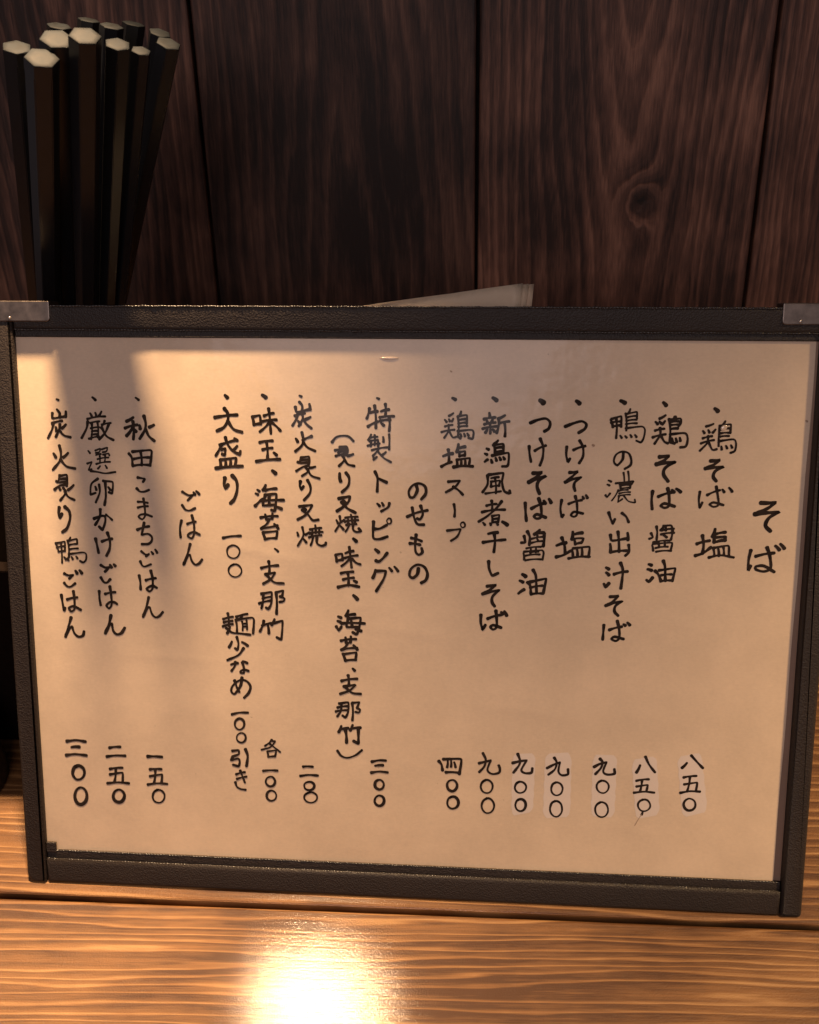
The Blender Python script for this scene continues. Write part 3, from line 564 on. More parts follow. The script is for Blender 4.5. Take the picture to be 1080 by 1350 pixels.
  (0.84, "-86.9 119.0 -85.4 117.9 -84.1 118.3 -85.4 117.3/-87.4 115.6 -86.7 114.1 -85.8 113.9 -83.8 114.7/-83.5 118.9 -83.0 118.2/-82.2 119.7 -81.6 118.6"),
  (0.99, "-88.0 110.8 -87.7 108.6 -87.7 106.0/-85.8 109.2 -82.4 110.0/-84.0 112.5 -83.5 109.8 -83.7 106.4 -84.8 105.4 -85.7 106.3 -84.6 107.1 -83.4 107.3 -82.2 106.7"),
  (0.95, "-85.1 103.4 -86.0 100.2 -87.3 96.6/-87.1 97.2 -85.6 99.8 -84.9 100.0 -84.2 97.7 -83.1 96.6 -81.8 97.0 -80.5 98.5"),
  (1.1, "-87.7 47.5 -85.1 47.6 -82.7 47.5"),
  (0.98, "-87.1 42.8 -83.1 43.0/-87.2 40.3 -83.0 41.1 -83.3 37.8/-85.3 42.7 -85.9 37.9/-88.1 37.2 -84.7 37.8 -81.3 37.7"),
  (0.85, "-84.8 35.4 -85.8 34.8 -86.4 33.8 -86.6 32.6 -86.2 31.4 -85.3 30.8 -84.2 30.7 -83.2 31.3 -82.6 32.3 -82.4 33.6 -82.9 34.7 -83.7 35.3 -84.8 35.4 -85.8 34.8"),
 ],
 [
  (0.88, "-100.8 169.3 -99.8 168.4"),
  (0.77, "-101.8 164.2 -101.3 163.2/-100.1 164.4 -99.8 163.4/-98.0 164.8 -99.0 163.2/-102.8 162.3 -96.8 163.2"),
  (0.92, "-102.7 161.5 -103.2 159.3 -105.0 156.1"),
  (0.77, "-101.9 161.0 -98.8 161.6/-101.8 159.3 -99.0 159.7/-101.4 160.8 -101.9 155.7/-99.5 161.2 -99.6 156.3/-101.6 158.3 -99.7 158.5/-101.7 157.2 -99.7 157.4/-102.6 155.9 -99.2 156.7/-97.1 161.8 -98.5 159.4/-98.1 160.5 -95.1 161.1"),
  (0.92, "-95.8 160.7 -97.1 158.0 -99.2 155.7/-98.1 159.4 -96.8 156.9 -94.5 155.6"),
  (0.66, "-103.1 152.0 -102.5 151.2/-103.6 147.8 -102.0 148.4 -102.9 146.5 -103.3 145.6 -102.2 146.0/-100.7 152.1 -99.0 152.8 -99.3 151.7 -100.6 151.3/-100.6 150.6 -98.9 151.0/-98.5 152.5 -96.6 153.2 -97.0 151.9 -98.3 151.6/-98.2 150.8 -96.3 151.2 -96.1 150.5/-100.1 149.3 -96.4 149.9/-99.3 150.3 -99.4 148.0/-97.5 150.5 -97.8 148.3/-100.6 147.7 -95.9 148.5/-99.3 147.1 -100.1 146.2/-97.6 147.3 -97.1 146.4"),
  (0.77, "-102.6 145.4 -100.3 145.1 -97.7 144.7 -94.3 145.2"),
  (0.85, "-100.3 142.9 -102.6 141.0 -103.0 137.6 -101.3 138.2/-101.3 140.3 -101.0 139.2/-100.0 141.0 -99.9 138.4 -101.4 135.0/-98.6 142.2 -95.4 141.8 -95.8 138.1 -96.9 138.5/-97.0 140.2 -96.3 139.2"),
  (0.96, "-97.9 141.8 -97.9 137.4 -98.5 134.2"),
  (0.99, "-102.3 129.6 -99.6 130.6 -98.5 130.3 -98.6 128.4 -99.6 125.9 -100.7 127.0/-100.0 132.8 -100.3 130.2 -102.0 127.5"),
  (0.81, "-98.2 131.0 -96.2 129.3"),
  (1.04, "-102.1 122.9 -101.6 120.0 -101.3 118.1/-100.0 122.0 -96.5 123.0/-98.0 125.0 -97.3 122.4 -97.5 119.7 -98.7 117.2"),
  (1.0, "-100.8 114.0 -99.3 113.2 -97.8 113.5 -99.5 111.8/-101.0 109.8 -100.1 108.3 -99.0 108.1 -97.8 109.3/-97.7 114.2 -97.2 113.3/-96.4 114.4 -95.9 113.8"),
  (0.96, "-101.8 105.1 -101.8 102.4 -101.5 100.3/-99.8 104.2 -96.3 104.9/-98.1 106.8 -97.8 104.1 -97.8 100.6 -98.7 99.2 -99.6 100.2 -98.4 101.4 -96.8 101.4 -95.9 100.8"),
  (1.11, "-98.2 96.9 -99.1 93.6 -100.4 90.6/-100.2 91.2 -98.7 93.8 -98.0 94.0 -97.7 91.7 -96.6 90.4 -95.0 90.8 -93.7 92.7"),
  (1.02, "-100.9 50.1 -99.1 50.5 -97.1 50.6/-102.0 46.9 -98.8 47.4 -95.5 47.4"),
  (0.98, "-101.1 42.4 -96.7 43.0/-101.2 40.4 -96.8 41.2 -96.9 37.5/-99.1 42.5 -99.9 37.4/-102.3 37.1 -98.5 37.6 -94.7 37.4"),
  (1.02, "-98.7 34.9 -99.7 34.3 -100.3 33.3 -100.5 32.1 -100.1 31.0 -99.3 30.4 -98.2 30.3 -97.3 30.9 -96.7 31.9 -96.5 33.1 -96.9 34.1 -97.7 34.8 -98.7 34.9 -99.7 34.3"),
 ],
 [
  (0.73, "-112.7 168.6 -112.0 168.3"),
  (0.96, "-112.7 165.3 -111.9 164.1 -111.9 162.7/-114.3 164.1 -114.3 162.4 -109.8 163.1/-109.8 164.7 -110.0 162.9/-114.6 160.8 -111.2 161.6/-114.2 160.8 -114.7 158.8 -116.2 156.0/-113.4 159.6 -113.3 158.3/-110.0 160.5 -111.4 159.2/-112.0 160.5 -112.3 158.9 -113.6 156.4/-112.3 158.5 -110.8 156.9 -108.7 156.3"),
  (0.99, "-114.7 151.0 -114.0 149.7/-109.8 151.2 -111.5 149.7/-112.6 153.6 -112.2 151.2 -112.7 148.6 -115.2 145.6/-112.5 149.0 -110.6 146.8 -107.7 146.1"),
  (0.92, "-113.0 143.8 -113.7 141.5 -114.3 141.9/-113.0 143.6 -110.7 144.0 -110.6 142.3 -110.9 140.3/-112.9 142.5 -111.0 142.7/-113.2 141.4 -111.1 141.6/-115.0 139.1 -113.4 140.3 -111.1 140.8/-108.5 140.7 -110.5 139.0/-113.6 139.9 -113.1 139.0/-112.1 139.7 -111.3 138.2 -113.3 135.5/-111.6 138.6 -110.6 136.8 -108.5 135.7"),
  (1.14, "-113.8 133.2 -114.1 131.1 -113.8 129.6 -113.0 131.1/-111.9 133.4 -110.5 131.9 -110.4 129.3 -111.6 126.2 -113.2 124.9"),
  (0.77, "-115.7 121.2 -114.9 118.2/-115.5 121.1 -112.6 121.7 -112.7 118.6/-115.4 119.7 -112.7 120.2/-114.9 118.2 -112.7 118.6/-113.9 121.3 -113.8 117.9 -113.9 114.5/-110.6 123.2 -111.0 122.3/-111.6 121.9 -108.5 122.7 -108.4 121.0/-111.6 122.1 -111.5 116.4/-111.3 120.6 -108.6 121.0/-111.3 119.1 -108.2 119.5/-111.5 117.5 -106.7 118.2 -105.6 117.7 -105.7 115.8 -106.7 114.8 -107.8 115.3/-113.1 116.5 -112.5 115.6/-112.0 116.2 -111.7 115.4/-110.6 116.6 -110.2 115.8/-109.0 116.8 -108.6 116.1"),
  (0.92, "-113.4 110.9 -112.1 110.3 -110.3 110.5 -111.8 109.2/-113.6 107.7 -112.7 106.6 -111.5 106.4 -109.8 107.6"),
  (1.07, "-109.5 111.9 -109.0 111.0/-108.1 112.1 -107.4 111.1"),
  (1.0, "-114.8 103.5 -114.5 100.6 -114.2 98.0 -113.8 99.1/-112.9 102.0 -109.4 102.8/-110.6 104.9 -110.4 102.2 -110.6 98.7 -111.8 97.9 -112.5 99.1 -111.1 99.7 -109.8 99.3 -108.4 98.5"),
  (1.04, "-111.9 95.8 -112.9 92.8 -114.2 89.0/-114.0 89.7 -112.7 91.9 -111.7 92.7 -111.1 90.5 -109.8 89.2 -108.2 89.6 -107.7 91.1"),
  (1.1, "-115.8 51.9 -112.4 52.4 -109.2 52.0/-114.3 49.8 -111.5 50.0/-116.3 46.8 -113.1 47.3 -109.1 47.0"),
  (1.06, "-112.5 43.1 -113.6 42.5 -114.2 41.4 -114.4 40.0 -114.0 38.9 -113.2 38.1 -112.1 38.1 -111.1 38.7 -110.4 39.8 -110.2 41.1 -110.6 42.3 -111.5 43.0 -112.5 43.1 -113.6 42.5/-112.2 35.1 -113.2 34.4 -113.9 33.0 -114.1 31.4 -113.7 29.9 -112.9 29.0 -111.8 28.9 -110.7 29.7 -110.0 31.0 -109.8 32.7 -110.2 34.1 -111.1 35.0 -112.2 35.1 -113.2 34.4"),
 ],
]
SHEETS = [(36.1, 203.9), (38.0, 203.8), (39.7, 203.8)]
STICKS = [
    ((-115.2, 128.0, 241.8), (-168.9, 153.6, 10.0), 4.5, 44, 'black hexagonal chopstick with pale end, leftmost of the whole bundle'),
    ((-98.0, 103.5, 246.1), (-172.9, 160.2, 10.0), 4.8, 28, 'front chopstick of the bundle, with a broad greyish lit side and the lowest pale end'),
    ((-95.7, 111.5, 248.7), (-164.7, 164.5, 10.0), 4.9, 35, 'black chopstick right behind the front one, its pale end just above it'),
    ((-85.2, 105.5, 251.1), (-156.0, 155.1, 10.0), 4.5, 30, 'black chopstick with a broad pale end, fourth from the left along the bundle'),
    ((-81.3, 119.0, 244.8), (-150.8, 150.4, 10.0), 3.8, 40, 'black chopstick whose pale hexagonal end sits right of the centre of the bundle'),
    ((-77.5, 127.0, 240.5), (-148.9, 145.5, 10.0), 3.0, 20, 'thin black chopstick with a dim narrow end, just right of the last broad end'),
    ((-72.2, 138.0, 239.2), (-164.7, 154.1, 10.0), 3.9, 15, 'rightmost black chopstick of the bundle, leaning far to the right'),
    ((-105.7, 166.0, 238.7), (-160.5, 130.7, 10.0), 3.6, 5, 'back row chopstick whose thin bright end is the leftmost sliver at the top'),
    ((-95.0, 156.0, 239.5), (-156.1, 135.4, 10.0), 3.8, 25, 'back row chopstick with a thin bright sliver of an end above the broad pale ends'),
    ((-93.7, 174.0, 235.1), (-155.0, 139.5, 10.0), 3.8, 10, 'back row chopstick with a short bright sliver of an end, farthest back of all'),
    ((-79.8, 156.0, 237.2), (-160.8, 156.0, 10.0), 3.6, 20, 'back row chopstick whose thin end lies just left of the rightmost stick'),
    ((-113.6, 160.0, 238.7), (-164.0, 142.7, 10.0), 4.0, 15, 'dark chopstick with an unlit end standing at the back left of the bundle'),
]

# ---------------------------------------------------------------- the wooden wall behind
WL = math.radians(12.9)
wall = thing('wood_wall', 'dark brown stained wall of wide vertical wooden planks behind the menu', 'wall', (0, 0.200, 0), (-WL, 0, 0))
DK, MD, LT = (0.010, 0.0048, 0.0034), (0.044, 0.0205, 0.0135), (0.108, 0.053, 0.034)
edges = [-209, -95.5, 18.5, 133, 247, -437, -323, -209, 361, 475]
specs = [dict(heart=(-150, 330, 0.10), spacing=4.5), dict(heart=(-36, -20, 0.085), spacing=5.5, warp=9),
         dict(knots=[(86, 150, 4.0)], heart=(80, 420, 0.07), spacing=4.2), dict(spacing=3.2, heart=(260, 100, 0.03))]
for i in (0, 1, 2, 3, 5, 6, 4, 8):
    e0, e1 = (247, 361) if i == 4 else (edges[i], edges[i + 1])
    bm = bmesh.new()
    add_box(bm, ((e0 + 0.7) / 1000, 0.0, -0.02), ((e1 - 0.7) / 1000, 0.014, 0.36), 0.0009, 2)
    k = [1.9, 1.25, 2.4, 2.3][i % 4]  # plank colours lifted unevenly to make up for weak lamp light
    m = wood('stained_plank', 'Z', 11.3 * (i + 1), tuple(x * k for x in DK), tuple(x * k for x in MD), tuple(x * k for x in LT),
             rough=0.52, coat=0.0, spec=0.28, bump=0.25, line_sharp=0.30, stain=1.7, fib=0.9, **(specs[i] if i < 4 else dict(spacing=4.0, heart=((e0 + e1) / 2, -80 + 40 * i, 0.06))))
    obj('plank', bm, m, wall)
bm = bmesh.new()
add_box(bm, (-0.437, 0.0165, -0.02), (0.475, 0.022, 0.36))
obj('backing', bm, M_GAP, wall)

# ---------------------------------------------------------------- the counter it all stands on
SEAM = math.radians(0.55)
table = thing('wooden_counter', 'varnished orange brown wooden counter top with a dark seam between its boards', 'counter', (0, 0, 0), (0, 0, SEAM))
TD, TM, TL = (0.062, 0.024, 0.008), (0.200, 0.094, 0.033), (0.40, 0.23, 0.098)
THIN = [(0.0, 1.0), (0.10, 0.9), (0.26, 0.30), (0.6, 0.12), (0.86, 0.0), (1.0, 1.0)]
m_front = wood('counter_board', 'X', 3.7, TD, TM, TL, spacing=3.4, warp=5.5, rough=0.40, coat=0.24,
               coat_rough=0.085, bump=0.30, line_sharp=0.42, stain=1.0, wear=2.0, uneven=4.0, slope=-0.03, ring_bump=0.12, shape=THIN, fib=0.35)
m_back = wood('counter_back_board', 'X', 8.1, TD, TM, TL, spacing=3.8, warp=5.0, rough=0.5, coat=0.5,
              coat_rough=0.11, bump=0.30, line_sharp=0.42, stain=0.5, wear=2.0, uneven=4.0, ring_bump=0.12, shape=THIN, fib=0.35)
bm = bmesh.new()
add_box(bm, (-0.55, -0.42, -0.030), (0.55, -0.0050, 0.0), 0.0011, 3)
obj('board', bm, m_front, table)
bm = bmesh.new()
add_box(bm, (-0.55, -0.0033, -0.030), (0.55, 0.198, 0.0003), 0.0012, 3)
obj('board', bm, m_back, table)
bm = bmesh.new()
add_box(bm, (-0.55, -0.0048, -0.030), (0.55, -0.0035, -0.004))
obj('seam_filler', bm, M_GAP, table)

# ---------------------------------------------------------------- the menu
LEAN = math.radians(29.31)
menu = thing('menu_stand', 'handwritten Japanese soba menu in a black leatherette frame leaning upright on the counter', 'menu',
             (0, 0, 0.0004), (-LEAN, 0, 0))
PAGE_Y = 2.0     # mm behind the front of the foot of the frame

CREASES = [(112, 99.5, 122, 100.2, 0.07), (60, 104, 100, 97, 0.035), (-60, 122, -30, 116, 0.04), (-118, 128, -96, 126, 0.05), (20, 70, 60, 66, 0.03),
           (-100, 84, -60, 82, 0.035), (-20, 96, 20, 92, 0.03), (66, 30, 84, 26, 0.05), (-40, 150, -34, 120, 0.03)]
def wave(u, v):
    """gentle waviness of the sheet, mm towards the reader"""
    e = max(0.0, 1 - (u / 125) ** 4) * max(0.0, 1 - ((v - 100) / 88.5) ** 4)
    s = 0.15 * math.sin(u * 0.045 + 1.0 + 0.01 * v) + 0.13 * math.sin(v * 0.060 + u * 0.017) + 0.08 * math.sin(u * 0.02 - v * 0.09 + 2)
    c = 0.0
    for (a0, b0, a1, b1, h) in CREASES:
        du, dv = a1 - a0, b1 - b0
        L2 = du * du + dv * dv
        t = max(0.0, min(1.0, ((u - a0) * du + (v - b0) * dv) / L2))
        d2 = (u - a0 - t * du) ** 2 + (v - b0 - t * dv) ** 2
        c += 1.6 * h * math.exp(-d2 / 1.6) * math.sin(math.pi * (0.1 + 0.8 * t))
    return e * (0.15 + s + c)

def on_page(u, v, up):
    return (u / 1000, (PAGE_Y - wave(u, v) - up) / 1000, v / 1000)

bm = bmesh.new()
add_box(bm, (-0.1316, 0.0026, 0.0004), (0.1316, 0.0060, 0.1982), 0.0006, 2)
obj('back_cover', bm, M_LEATHER, menu)
bm = bmesh.new()
add_box(bm, (-0.1255, 0.00235, 0.0112), (0.1255, 0.00255, 0.1888))
obj('lining', bm, M_LINING, menu)

# four padded borders, the long ones with a low inner flange
for (v0, v1, f0, f1) in ((0.3, 8.9, 8.4, 11.7), (190.6, 198.3, 188.3, 191.2)):
    bm = bmesh.new()
    pad(bm, [(-124.9, v0), (124.9, v0), (124.9, v1), (-124.9, v1)], -0.35, 2.7, 1.25, 5)
    pad(bm, [(-124.9, f0), (124.9, f0), (124.9, f1), (-124.9, f1)], 1.05, 2.5, 0.5, 4)
    if v0 > 100:                       # the upper border is puffed out towards its outer edge
        for q in bm.verts:
            if q.co.z > 0.1904 and q.co.y < 0.002:
                q.co.y += (0.45 - 1.0 * (q.co.z * 1000 - 190.6) / 7.7) / 1000
    obj('border', bm, M_LEATHER, menu, True)
for s in (-1, 1):
    u0, u1 = (-132, -125.0) if s < 0 else (125.0, 132)
    rad = (3.5, 0.5, 0.5, 1.5) if s < 0 else (0.5, 1.2, 1.5, 0.5)
    bm = bmesh.new()
    pad(bm, rounded_rect(u0, 0.0, u1, 198.5, rad), -0.55, 2.7, 1.3, 5)
    obj('border', bm, M_LEATHER, menu, True)
def seam(u0, u1, v, y, r, parent):
    """a stitched edge: one cord, thick and thin from stitch to stitch"""
    bm = bmesh.new()
    n = int((u1 - u0) / 0.18)
    prev = None
    for i in range(n + 1):
        u = u0 + (u1 - u0) * i / n
        rr = r * (0.62 + 0.38 * abs(math.sin(u * math.pi / 1.05))) * (1 + 0.12 * math.sin(u * 0.7) + 0.1 * math.sin(u * 2.3))
        ring = [bm.verts.new((u / 1000, (y - rr * math.sin(a)) / 1000, (v + 0.06 * math.sin(u * 0.9) + rr * math.cos(a)) / 1000))
                for a in [2 * math.pi * k / 8 for k in range(8)]]
        if prev:
            for k in range(8):
                bm.faces.new((prev[k], prev[(k + 1) % 8], ring[(k + 1) % 8], ring[k]))
        else:
            bm.faces.new(ring)
        prev = ring
    bm.faces.new(prev)
    obj('stitching', bm, M_THREAD, parent, True)

BORDERS = [o for o in menu.children if o.name.startswith('border')]
seam(-124.6, 124.6, 11.65, 1.25, 0.33, BORDERS[0])
seam(-124.6, 124.6, 8.75, 0.72, 0.25, BORDERS[0])
seam(-112, 112.8, 198.05, -0.80, 0.33, BORDERS[1])
seam(-124.6, 124.6, 190.7, 0.55, 0.26, BORDERS[1])
# metal channels gripping the two upper corners
for s in (-1, 1):
    bm = bmesh.new()
    u0, u1 = (-136.5, -112.2) if s < 0 else (113.0, 136.5)
    pad(bm, rounded_rect(u0, 193.2, u1, 199.6, (.3, 1.2, .4, .3) if s < 0 else (1.2, .3, .3, .4)), -0.95, 6.6, 0.35, 3)
    o = obj('corner_clip', bm, M_METAL, menu)
    bm = bmesh.new()
    bmesh.ops.create_uvsphere(bm, u_segments=10, v_segments=6, radius=0.0005)
    for v in bm.verts:
        v.co = Vector((v.co.x - 0.1252 if s < 0 else v.co.x + 0.1182, v.co.y - 0.0010, v.co.z + 0.1943))
    obj('rivet', bm, M_RIVET, o, True)
bm = bmesh.new()
add_box(bm, (-0.1249, 0.0006, 0.0110), (-0.1214, 0.0016, 0.0148), 0.0003, 2)
obj('corner_tab', bm, M_LEATHER, menu)

# the sheet itself
bm = bmesh.new()
NU, NV = 190, 140
grid = []
for i in range(NU + 1):
    col = []
    for j in range(NV + 1):
        v = 11.4 + 177.4 * j / NV
        right = 122.5 + 1.7 * (v - 12) / 176 + 0.12 * math.sin(v * 0.12)
        u = -125.4 + (right + 125.4) * i / NU
        col.append(bm.verts.new(on_page(u, v, 0)))
    grid.append(col)
for i in range(NU):
    for j in range(NV):
        bm.faces.new((grid[i][j], grid[i + 1][j], grid[i + 1][j + 1], grid[i][j + 1]))
page = obj('page', bm, M_PAGE, menu, True)

# whitened strips the prices were rewritten on
PATCHES = [[(89.4, 54.0), (97.1, 55.9), (100.1, 35.4), (92.1, 32.9)], [(74.8, 52.4), (82.8, 54.1), (84.7, 33.6), (76.9, 31.7)],
           [(62.2, 53.8), (70.1, 53.8), (69.9, 31.9), (62.2, 32.1)], [(46.6, 53.5), (55.2, 54.3), (55.4, 31.6), (46.4, 30.6)],
           [(35.9, 53.0), (43.4, 53.6), (43.1, 32.9), (35.9, 31.0)]]
for q in PATCHES:
    bm = bmesh.new()
    tl, tr, br, bl = [Vector(p) for p in q]
    n, mm = 10, 24
    rows = []
    for j in range(mm + 1):
        t = j / mm
        a, b = tl.lerp(bl, t), tr.lerp(br, t)
        pinch = 0.0
        if min(j, mm - j) < 3:
            pinch = (0.14, 0.05, 0.015)[min(j, mm - j)]
        row = []
        for i in range(n + 1):
            s = pinch + (1 - 2 * pinch) * i / n
            p = a.lerp(b, s)
            jig = 0.12 * math.sin(j * 1.3 + q[0][0]) if i in (0, n) else 0
            lump = 0.03 + (0.0 if i in (0, n) or j in (0, mm) else 0.012 * random.random())
            row.append(bm.verts.new(on_page(p.x + jig, p.y, lump)))
        rows.append(row)
    for j in range(mm):
        for i in range(n):
            bm.faces.new((rows[j][i], rows[j][i + 1], rows[j + 1][i + 1], rows[j + 1][i]))
    obj('correction_strip', bm, M_TAPE, page, True)

def smooth_path(pts, step=0.35):
    P = [Vector(p) for p in pts]
    if len(P) == 2:
        n = max(3, int((P[1] - P[0]).length / step))
        d = (P[1] - P[0])
        side = Vector((-d.y, d.x)) * 0.04
        return [P[0] + d * (i / n) + side * math.sin(math.pi * i / n) for i in range(n + 1)]
    out = []
    for k in range(len(P) - 1):
        p1, p2 = P[k], P[k + 1]
        p0 = P[k - 1] if k else p1 * 2 - p2
        p3 = P[k + 2] if k + 2 < len(P) else p2 * 2 - p1
        # keep sharp turns sharp
        def tangent(a, b, c):
            x, y = (b - a), (c - b)
            if x.length < 1e-6 or y.length < 1e-6:
                return (c - a) * 0.5
            k = max(0.0, min(1.0, x.normalized().dot(y.normalized()) + 0.55))
            return (c - a) * 0.5 * k
        t1, t2 = tangent(p0, p1, p2), tangent(p1, p2, p3)
        L = (p2 - p1).length
        for t in (t1, t2):
            if t.length > L * 1.1:
                t *= L * 1.1 / t.length
        n = max(2, int(L / step))
        for i in range(n):
            s = i / n
            h00, h10, h01, h11 = 2 * s ** 3 - 3 * s ** 2 + 1, s ** 3 - 2 * s ** 2 + s, -2 * s ** 3 + 3 * s ** 2, s ** 3 - s ** 2
            out.append(p1 * h00 + t1 * h10 + p2 * h01 + t2 * h11)
    out.append(P[-1])
    return out

STROKE = 0
def ink_stroke(bm, pts, w):
    global STROKE
    STROKE += 1
    up = 0.062 + 0.003 * (STROKE % 9)
    path = smooth_path(pts)
    tot = sum((b - a).length for a, b in zip(path, path[1:])) or 0.01
    ring = (path[0] - path[-1]).length < w * 1.2 and len(pts) > 8
    ph = random.random() * 6
    run = 0.0
    prev = None
    for k, p in enumerate(path):
        if k:
            run += (p - path[k - 1]).length
        a = path[max(0, k - 1)]
        b = path[min(len(path) - 1, k + 1)]
        d = (b - a).normalized() if (b - a).length > 1e-6 else Vector((1, 0))
        s = run / tot
        if ring:
            wd = w * (1.0 + 0.22 * math.sin(s * 6.28 + ph))
        else:
            wd = w * (1.12 - 0.30 * math.sin(math.pi * min(1, s * 1.15)) - 0.18 * s) * (1 + 0.06 * math.sin(run * 2.1 + ph))
            if tot < 3 * w:
                wd = w * (0.80 + 0.32 * s)
        nrm = Vector((-d.y, d.x)) * wd * 0.5
        L, R = bm.verts.new(on_page(*(p + nrm), up)), bm.verts.new(on_page(*(p - nrm), up))
        if prev:
            bm.faces.new((prev[0], prev[1], R, L))
        prev = (L, R)
        if k in (0, len(path) - 1) and not ring:     # round brush ends
            sg = -1 if k == 0 else 1
            lon = 0.42
            fan = [L]
            for q in range(1, 6):
                t = math.pi * q / 6
                fan.append(bm.verts.new(on_page(*(p + nrm * math.cos(t) + d * sg * wd * lon * math.sin(t)), up)))
            fan.append(R)
            bm.faces.new(fan)

for ci, column in enumerate(WRITING):
    bm = bmesh.new()
    thin = []
    low = None
    for w, strokes in column:
        vals = [float(x) for s in strokes.split('/') for x in s.split()[1::2]]
        if low is not None and low - max(vals) > 7.0 and w > 0.4:      # a gap in the column: the price stands alone
            obj('text_line', bm, M_INK, page)
            bm = bmesh.new()
        low = min(vals)
        for s in strokes.split('/'):
            v = [float(x) for x in s.split()]
            pts = list(zip(v[::2], v[1::2]))
            if w < 0.4:
                thin.append((pts, w))
                continue
            ink_stroke(bm, pts, w * INK_WIDTH)
    obj('text_line', bm, M_INK, page)
    if thin:
        bm = bmesh.new()
        for pts, w in thin:
            ink_stroke(bm, pts, w)
        obj('crack', bm, M_CRACK, page)
# small stains on the sheet and two glossy bumps added to catch glints
for (u, v, d) in ((58.5, 156.1, 0.75), (122.7, 164.4, 0.6), (14.0, 178.6, 0.45)):
    bm = bmesh.new()
    ink_stroke(bm, [(u, v), (u + 0.4, v - 0.25)], d)
    obj('stain', bm, M_CRACK, page)
for (u, v, a, b, rot) in ((-5.1, 182.4, 3.0, 0.42, 0.0), (98.3, 161.9, 1.1, 0.8, 0.6)):
    bm = bmesh.new()
    bmesh.ops.create_uvsphere(bm, u_segments=24, v_segments=12, radius=1.0)
    c, s = math.cos(rot), math.sin(rot)
    for q in bm.verts:
        x, y, z = q.co.x * a, q.co.z * b, q.co.y * 0.3
        q.co = Vector(on_page(u + x * c - y * s, v + x * s + y * c, z))
    obj('glint_bump', bm, M_GLINT, page, True)

# the foot of the leaning frame is cut level with the counter
for o in menu.children:
    for q in o.data.vertices:
        if q.co.z < 0.004:
            q.co.z += max(0.0, q.co.y + 0.0002) * math.tan(LEAN)

# ---------------------------------------------------------------- sheets of paper propped behind the menu
SHEET_ROWS = (0, .02, .04, .06, .08, .10, .13, .17, .5, 1.0)
def sheet(corner, ang, wid, hgt, back, label):
    """corner: upper right corner in menu mm; the sheet leans parallel to the menu"""
    bm = bmesh.new()
    ca, sa = math.cos(ang), math.sin(ang)
    n = 24
    rows = []
    for i in range(n + 1):
        s = i / n * wid
        curl = -1.6 * (s / wid) ** 2 * 6 * (1 if s > wid * .3 else s / (wid * .3))
        col = []
        for d in SHEET_ROWS:
            x = corner[0] - s * ca - hgt * d * sa
            z = corner[1] - s * sa + curl * 0.25 - hgt * d * ca
            bend = 9.0 * max(0.0, 1 - hgt * d / 26.0) ** 2          # top edge bent back so that it catches lamp light
            col.append(bm.verts.new((x / 1000, (back + bend) / 1000, (z + bend * 0.19) / 1000)))
        rows.append(col)
    for i in range(n):
        for j in range(len(SHEET_ROWS) - 1):
            bm.faces.new((rows[i][j], rows[i + 1][j], rows[i + 1][j + 1], rows[i][j + 1]))
    r = bmesh.ops.solidify(bm, geom=bm.faces[:], thickness=0.00025)
    o = obj('paper_sheet', bm, M_SHEET, None, True)
    o.location = (0, 0, 0.0004)
    o.rotation_euler = (-LEAN, 0, 0)
    tag(o, label, 'paper', 'cream sheets propped behind the menu')
    return o

sheet(SHEETS[0], math.radians(7.5), 78, 168, 8.2, 'foremost of the loose cream paper sheets showing above the top of the menu')
sheet(SHEETS[1], math.radians(7.5), 78, 168, 9.2, 'cream paper sheet showing only a thin strip between the foremost and rearmost sheets')
sheet(SHEETS[2], math.radians(6.0), 78, 170, 10.4, 'rearmost cream paper sheet behind the menu, its corner sticking out farthest right')

# ---------------------------------------------------------------- chopstick box, pot, chopsticks
box = thing('chopstick_holder', 'dark lacquered box holding black chopsticks, mostly hidden behind the left of the menu', 'chopstick holder', (-0.148, 0.1180, 0.0003))
hx, hy, hz, th = 0.040, 0.0575, 0.092, 0.005
for (a, b, c, d) in ((-hx, -hy, hx, -hy + th), (-hx, hy - th, hx, hy), (-hx, -hy + th, -hx + th, hy - th), (hx - th, -hy + th, hx, hy - th)):
    bm = bmesh.new()
    add_box(bm, (a + .00005, b + .00005, 0), (c - .00005, d - .00005, hz), 0.0008, 2)
    obj('side_panel', bm, M_BOX, box)
bm = bmesh.new()
add_box(bm, (-hx + th, -hy + th, 0.0005), (hx - th, hy - th, 0.005))
obj('bottom', bm, M_BOX, box)

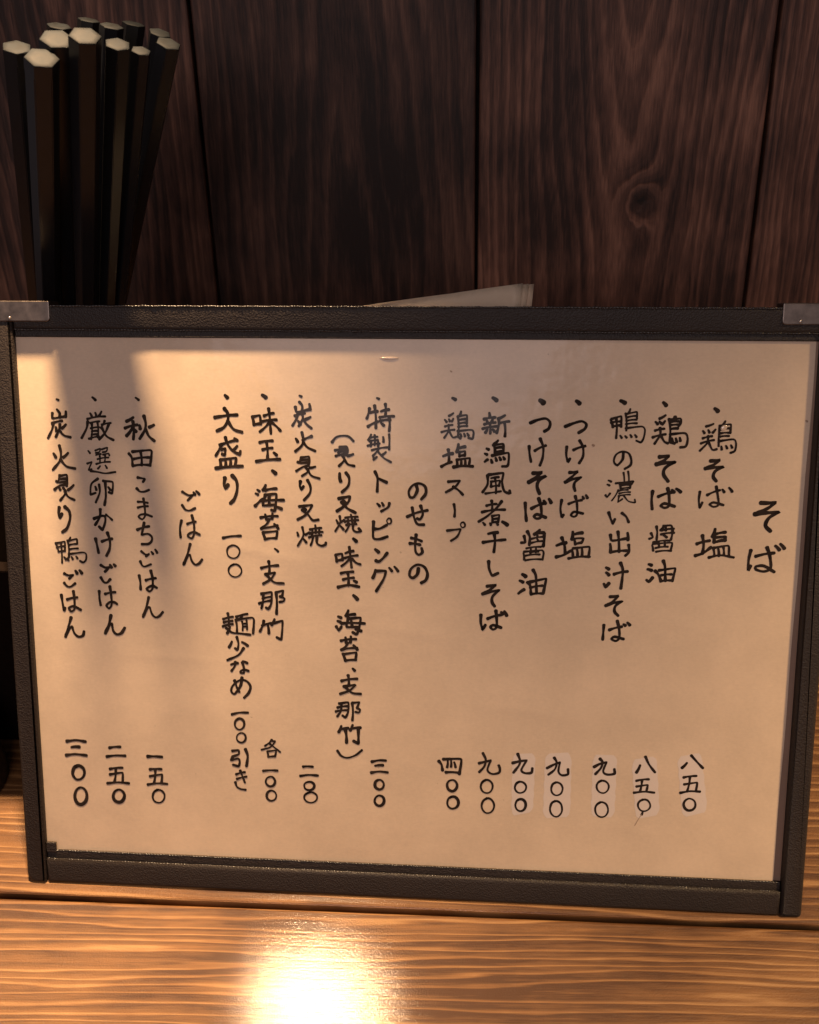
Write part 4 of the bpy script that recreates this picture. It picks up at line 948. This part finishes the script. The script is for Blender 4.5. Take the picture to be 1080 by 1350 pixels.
pot = thing('condiment_pot', 'small dark round pot cut off by the left edge of the picture beside the menu', 'pot', (-0.1730, 0.0402, 0.0003))
def lathe(bm, prof, n=40):
    rings = [[bm.verts.new((r * math.cos(2 * math.pi * i / n), r * math.sin(2 * math.pi * i / n), z)) for i in range(n)] for r, z in prof]
    for A, B in zip(rings, rings[1:]):
        for i in range(n):
            bm.faces.new((A[i], A[(i + 1) % n], B[(i + 1) % n], B[i]))
    bm.faces.new(rings[0])
    bm.faces.new(rings[-1])
bm = bmesh.new()
lathe(bm, [(.0176, 0), (.0182, .001), (.0186, .006), (.0186, .026), (.0178, .032)])
obj('body', bm, M_POT, pot, True)
bm = bmesh.new()
lathe(bm, [(.0184, .0321), (.0186, .034), (.0165, .0375), (.004, .039), (.003, .041), (.0036, .044), (.002, .0455)])
obj('lid', bm, M_POT, pot, True)

GROUP = 'black chopsticks standing in the holder'
for (tip, base, rad, spin, label) in STICKS:
    tip, base = Vector(tip) / 1000, Vector(base) / 1000
    ax = (tip - base)
    L = ax.length
    root = bpy.data.objects.new('chopstick', None)
    bm = bmesh.new()
    def ring(z, r):
        return [bm.verts.new((r * math.cos(math.radians(60 * k)), r * math.sin(math.radians(60 * k)), z)) for k in range(6)]
    rs = [ring(0, rad * .0004), ring(L * .3, rad * .00062), ring(L * .985, rad * .000985), ring(L, rad * .001)]
    for A_, B_ in zip(rs, rs[1:]):
        for i in range(6):
            bm.faces.new((A_[i], A_[(i + 1) % 6], B_[(i + 1) % 6], B_[i]))
    bm.faces.new(rs[0])
    bm.faces.new(rs[-1])
    bmesh.ops.bevel(bm, geom=[e for e in bm.edges if abs((e.verts[0].co - e.verts[1].co).z) > L * .2], offset=rad * 0.00006, segments=2, affect='EDGES')
    COL.objects.link(root)
    root.location = base
    q = ax.to_track_quat('Z', 'Y')
    root.rotation_mode = 'QUATERNION'
    root.rotation_quaternion = q @ Matrix.Rotation(math.radians(spin), 3, 'Z').to_quaternion()
    tag(root, label, 'chopstick', GROUP)
    obj('shaft', bm, M_LACQUER, root)
    bm = bmesh.new()
    def ring2(z, r):
        return [bm.verts.new((r * math.cos(math.radians(60 * k)), r * math.sin(math.radians(60 * k)), z)) for k in range(6)]
    rs = [ring2(L + .00002, rad * .001), ring2(L + .0003, rad * .00094), ring2(L + .00048, rad * .0006), ring2(L + .00055, rad * .0002)]
    for A_, B_ in zip(rs, rs[1:]):
        for i in range(6):
            bm.faces.new((A_[i], A_[(i + 1) % 6], B_[(i + 1) % 6], B_[i]))
    bm.faces.new(rs[0])
    bm.faces.new(rs[-1])
    obj('end_cap', bm, M_CAP, root, True)
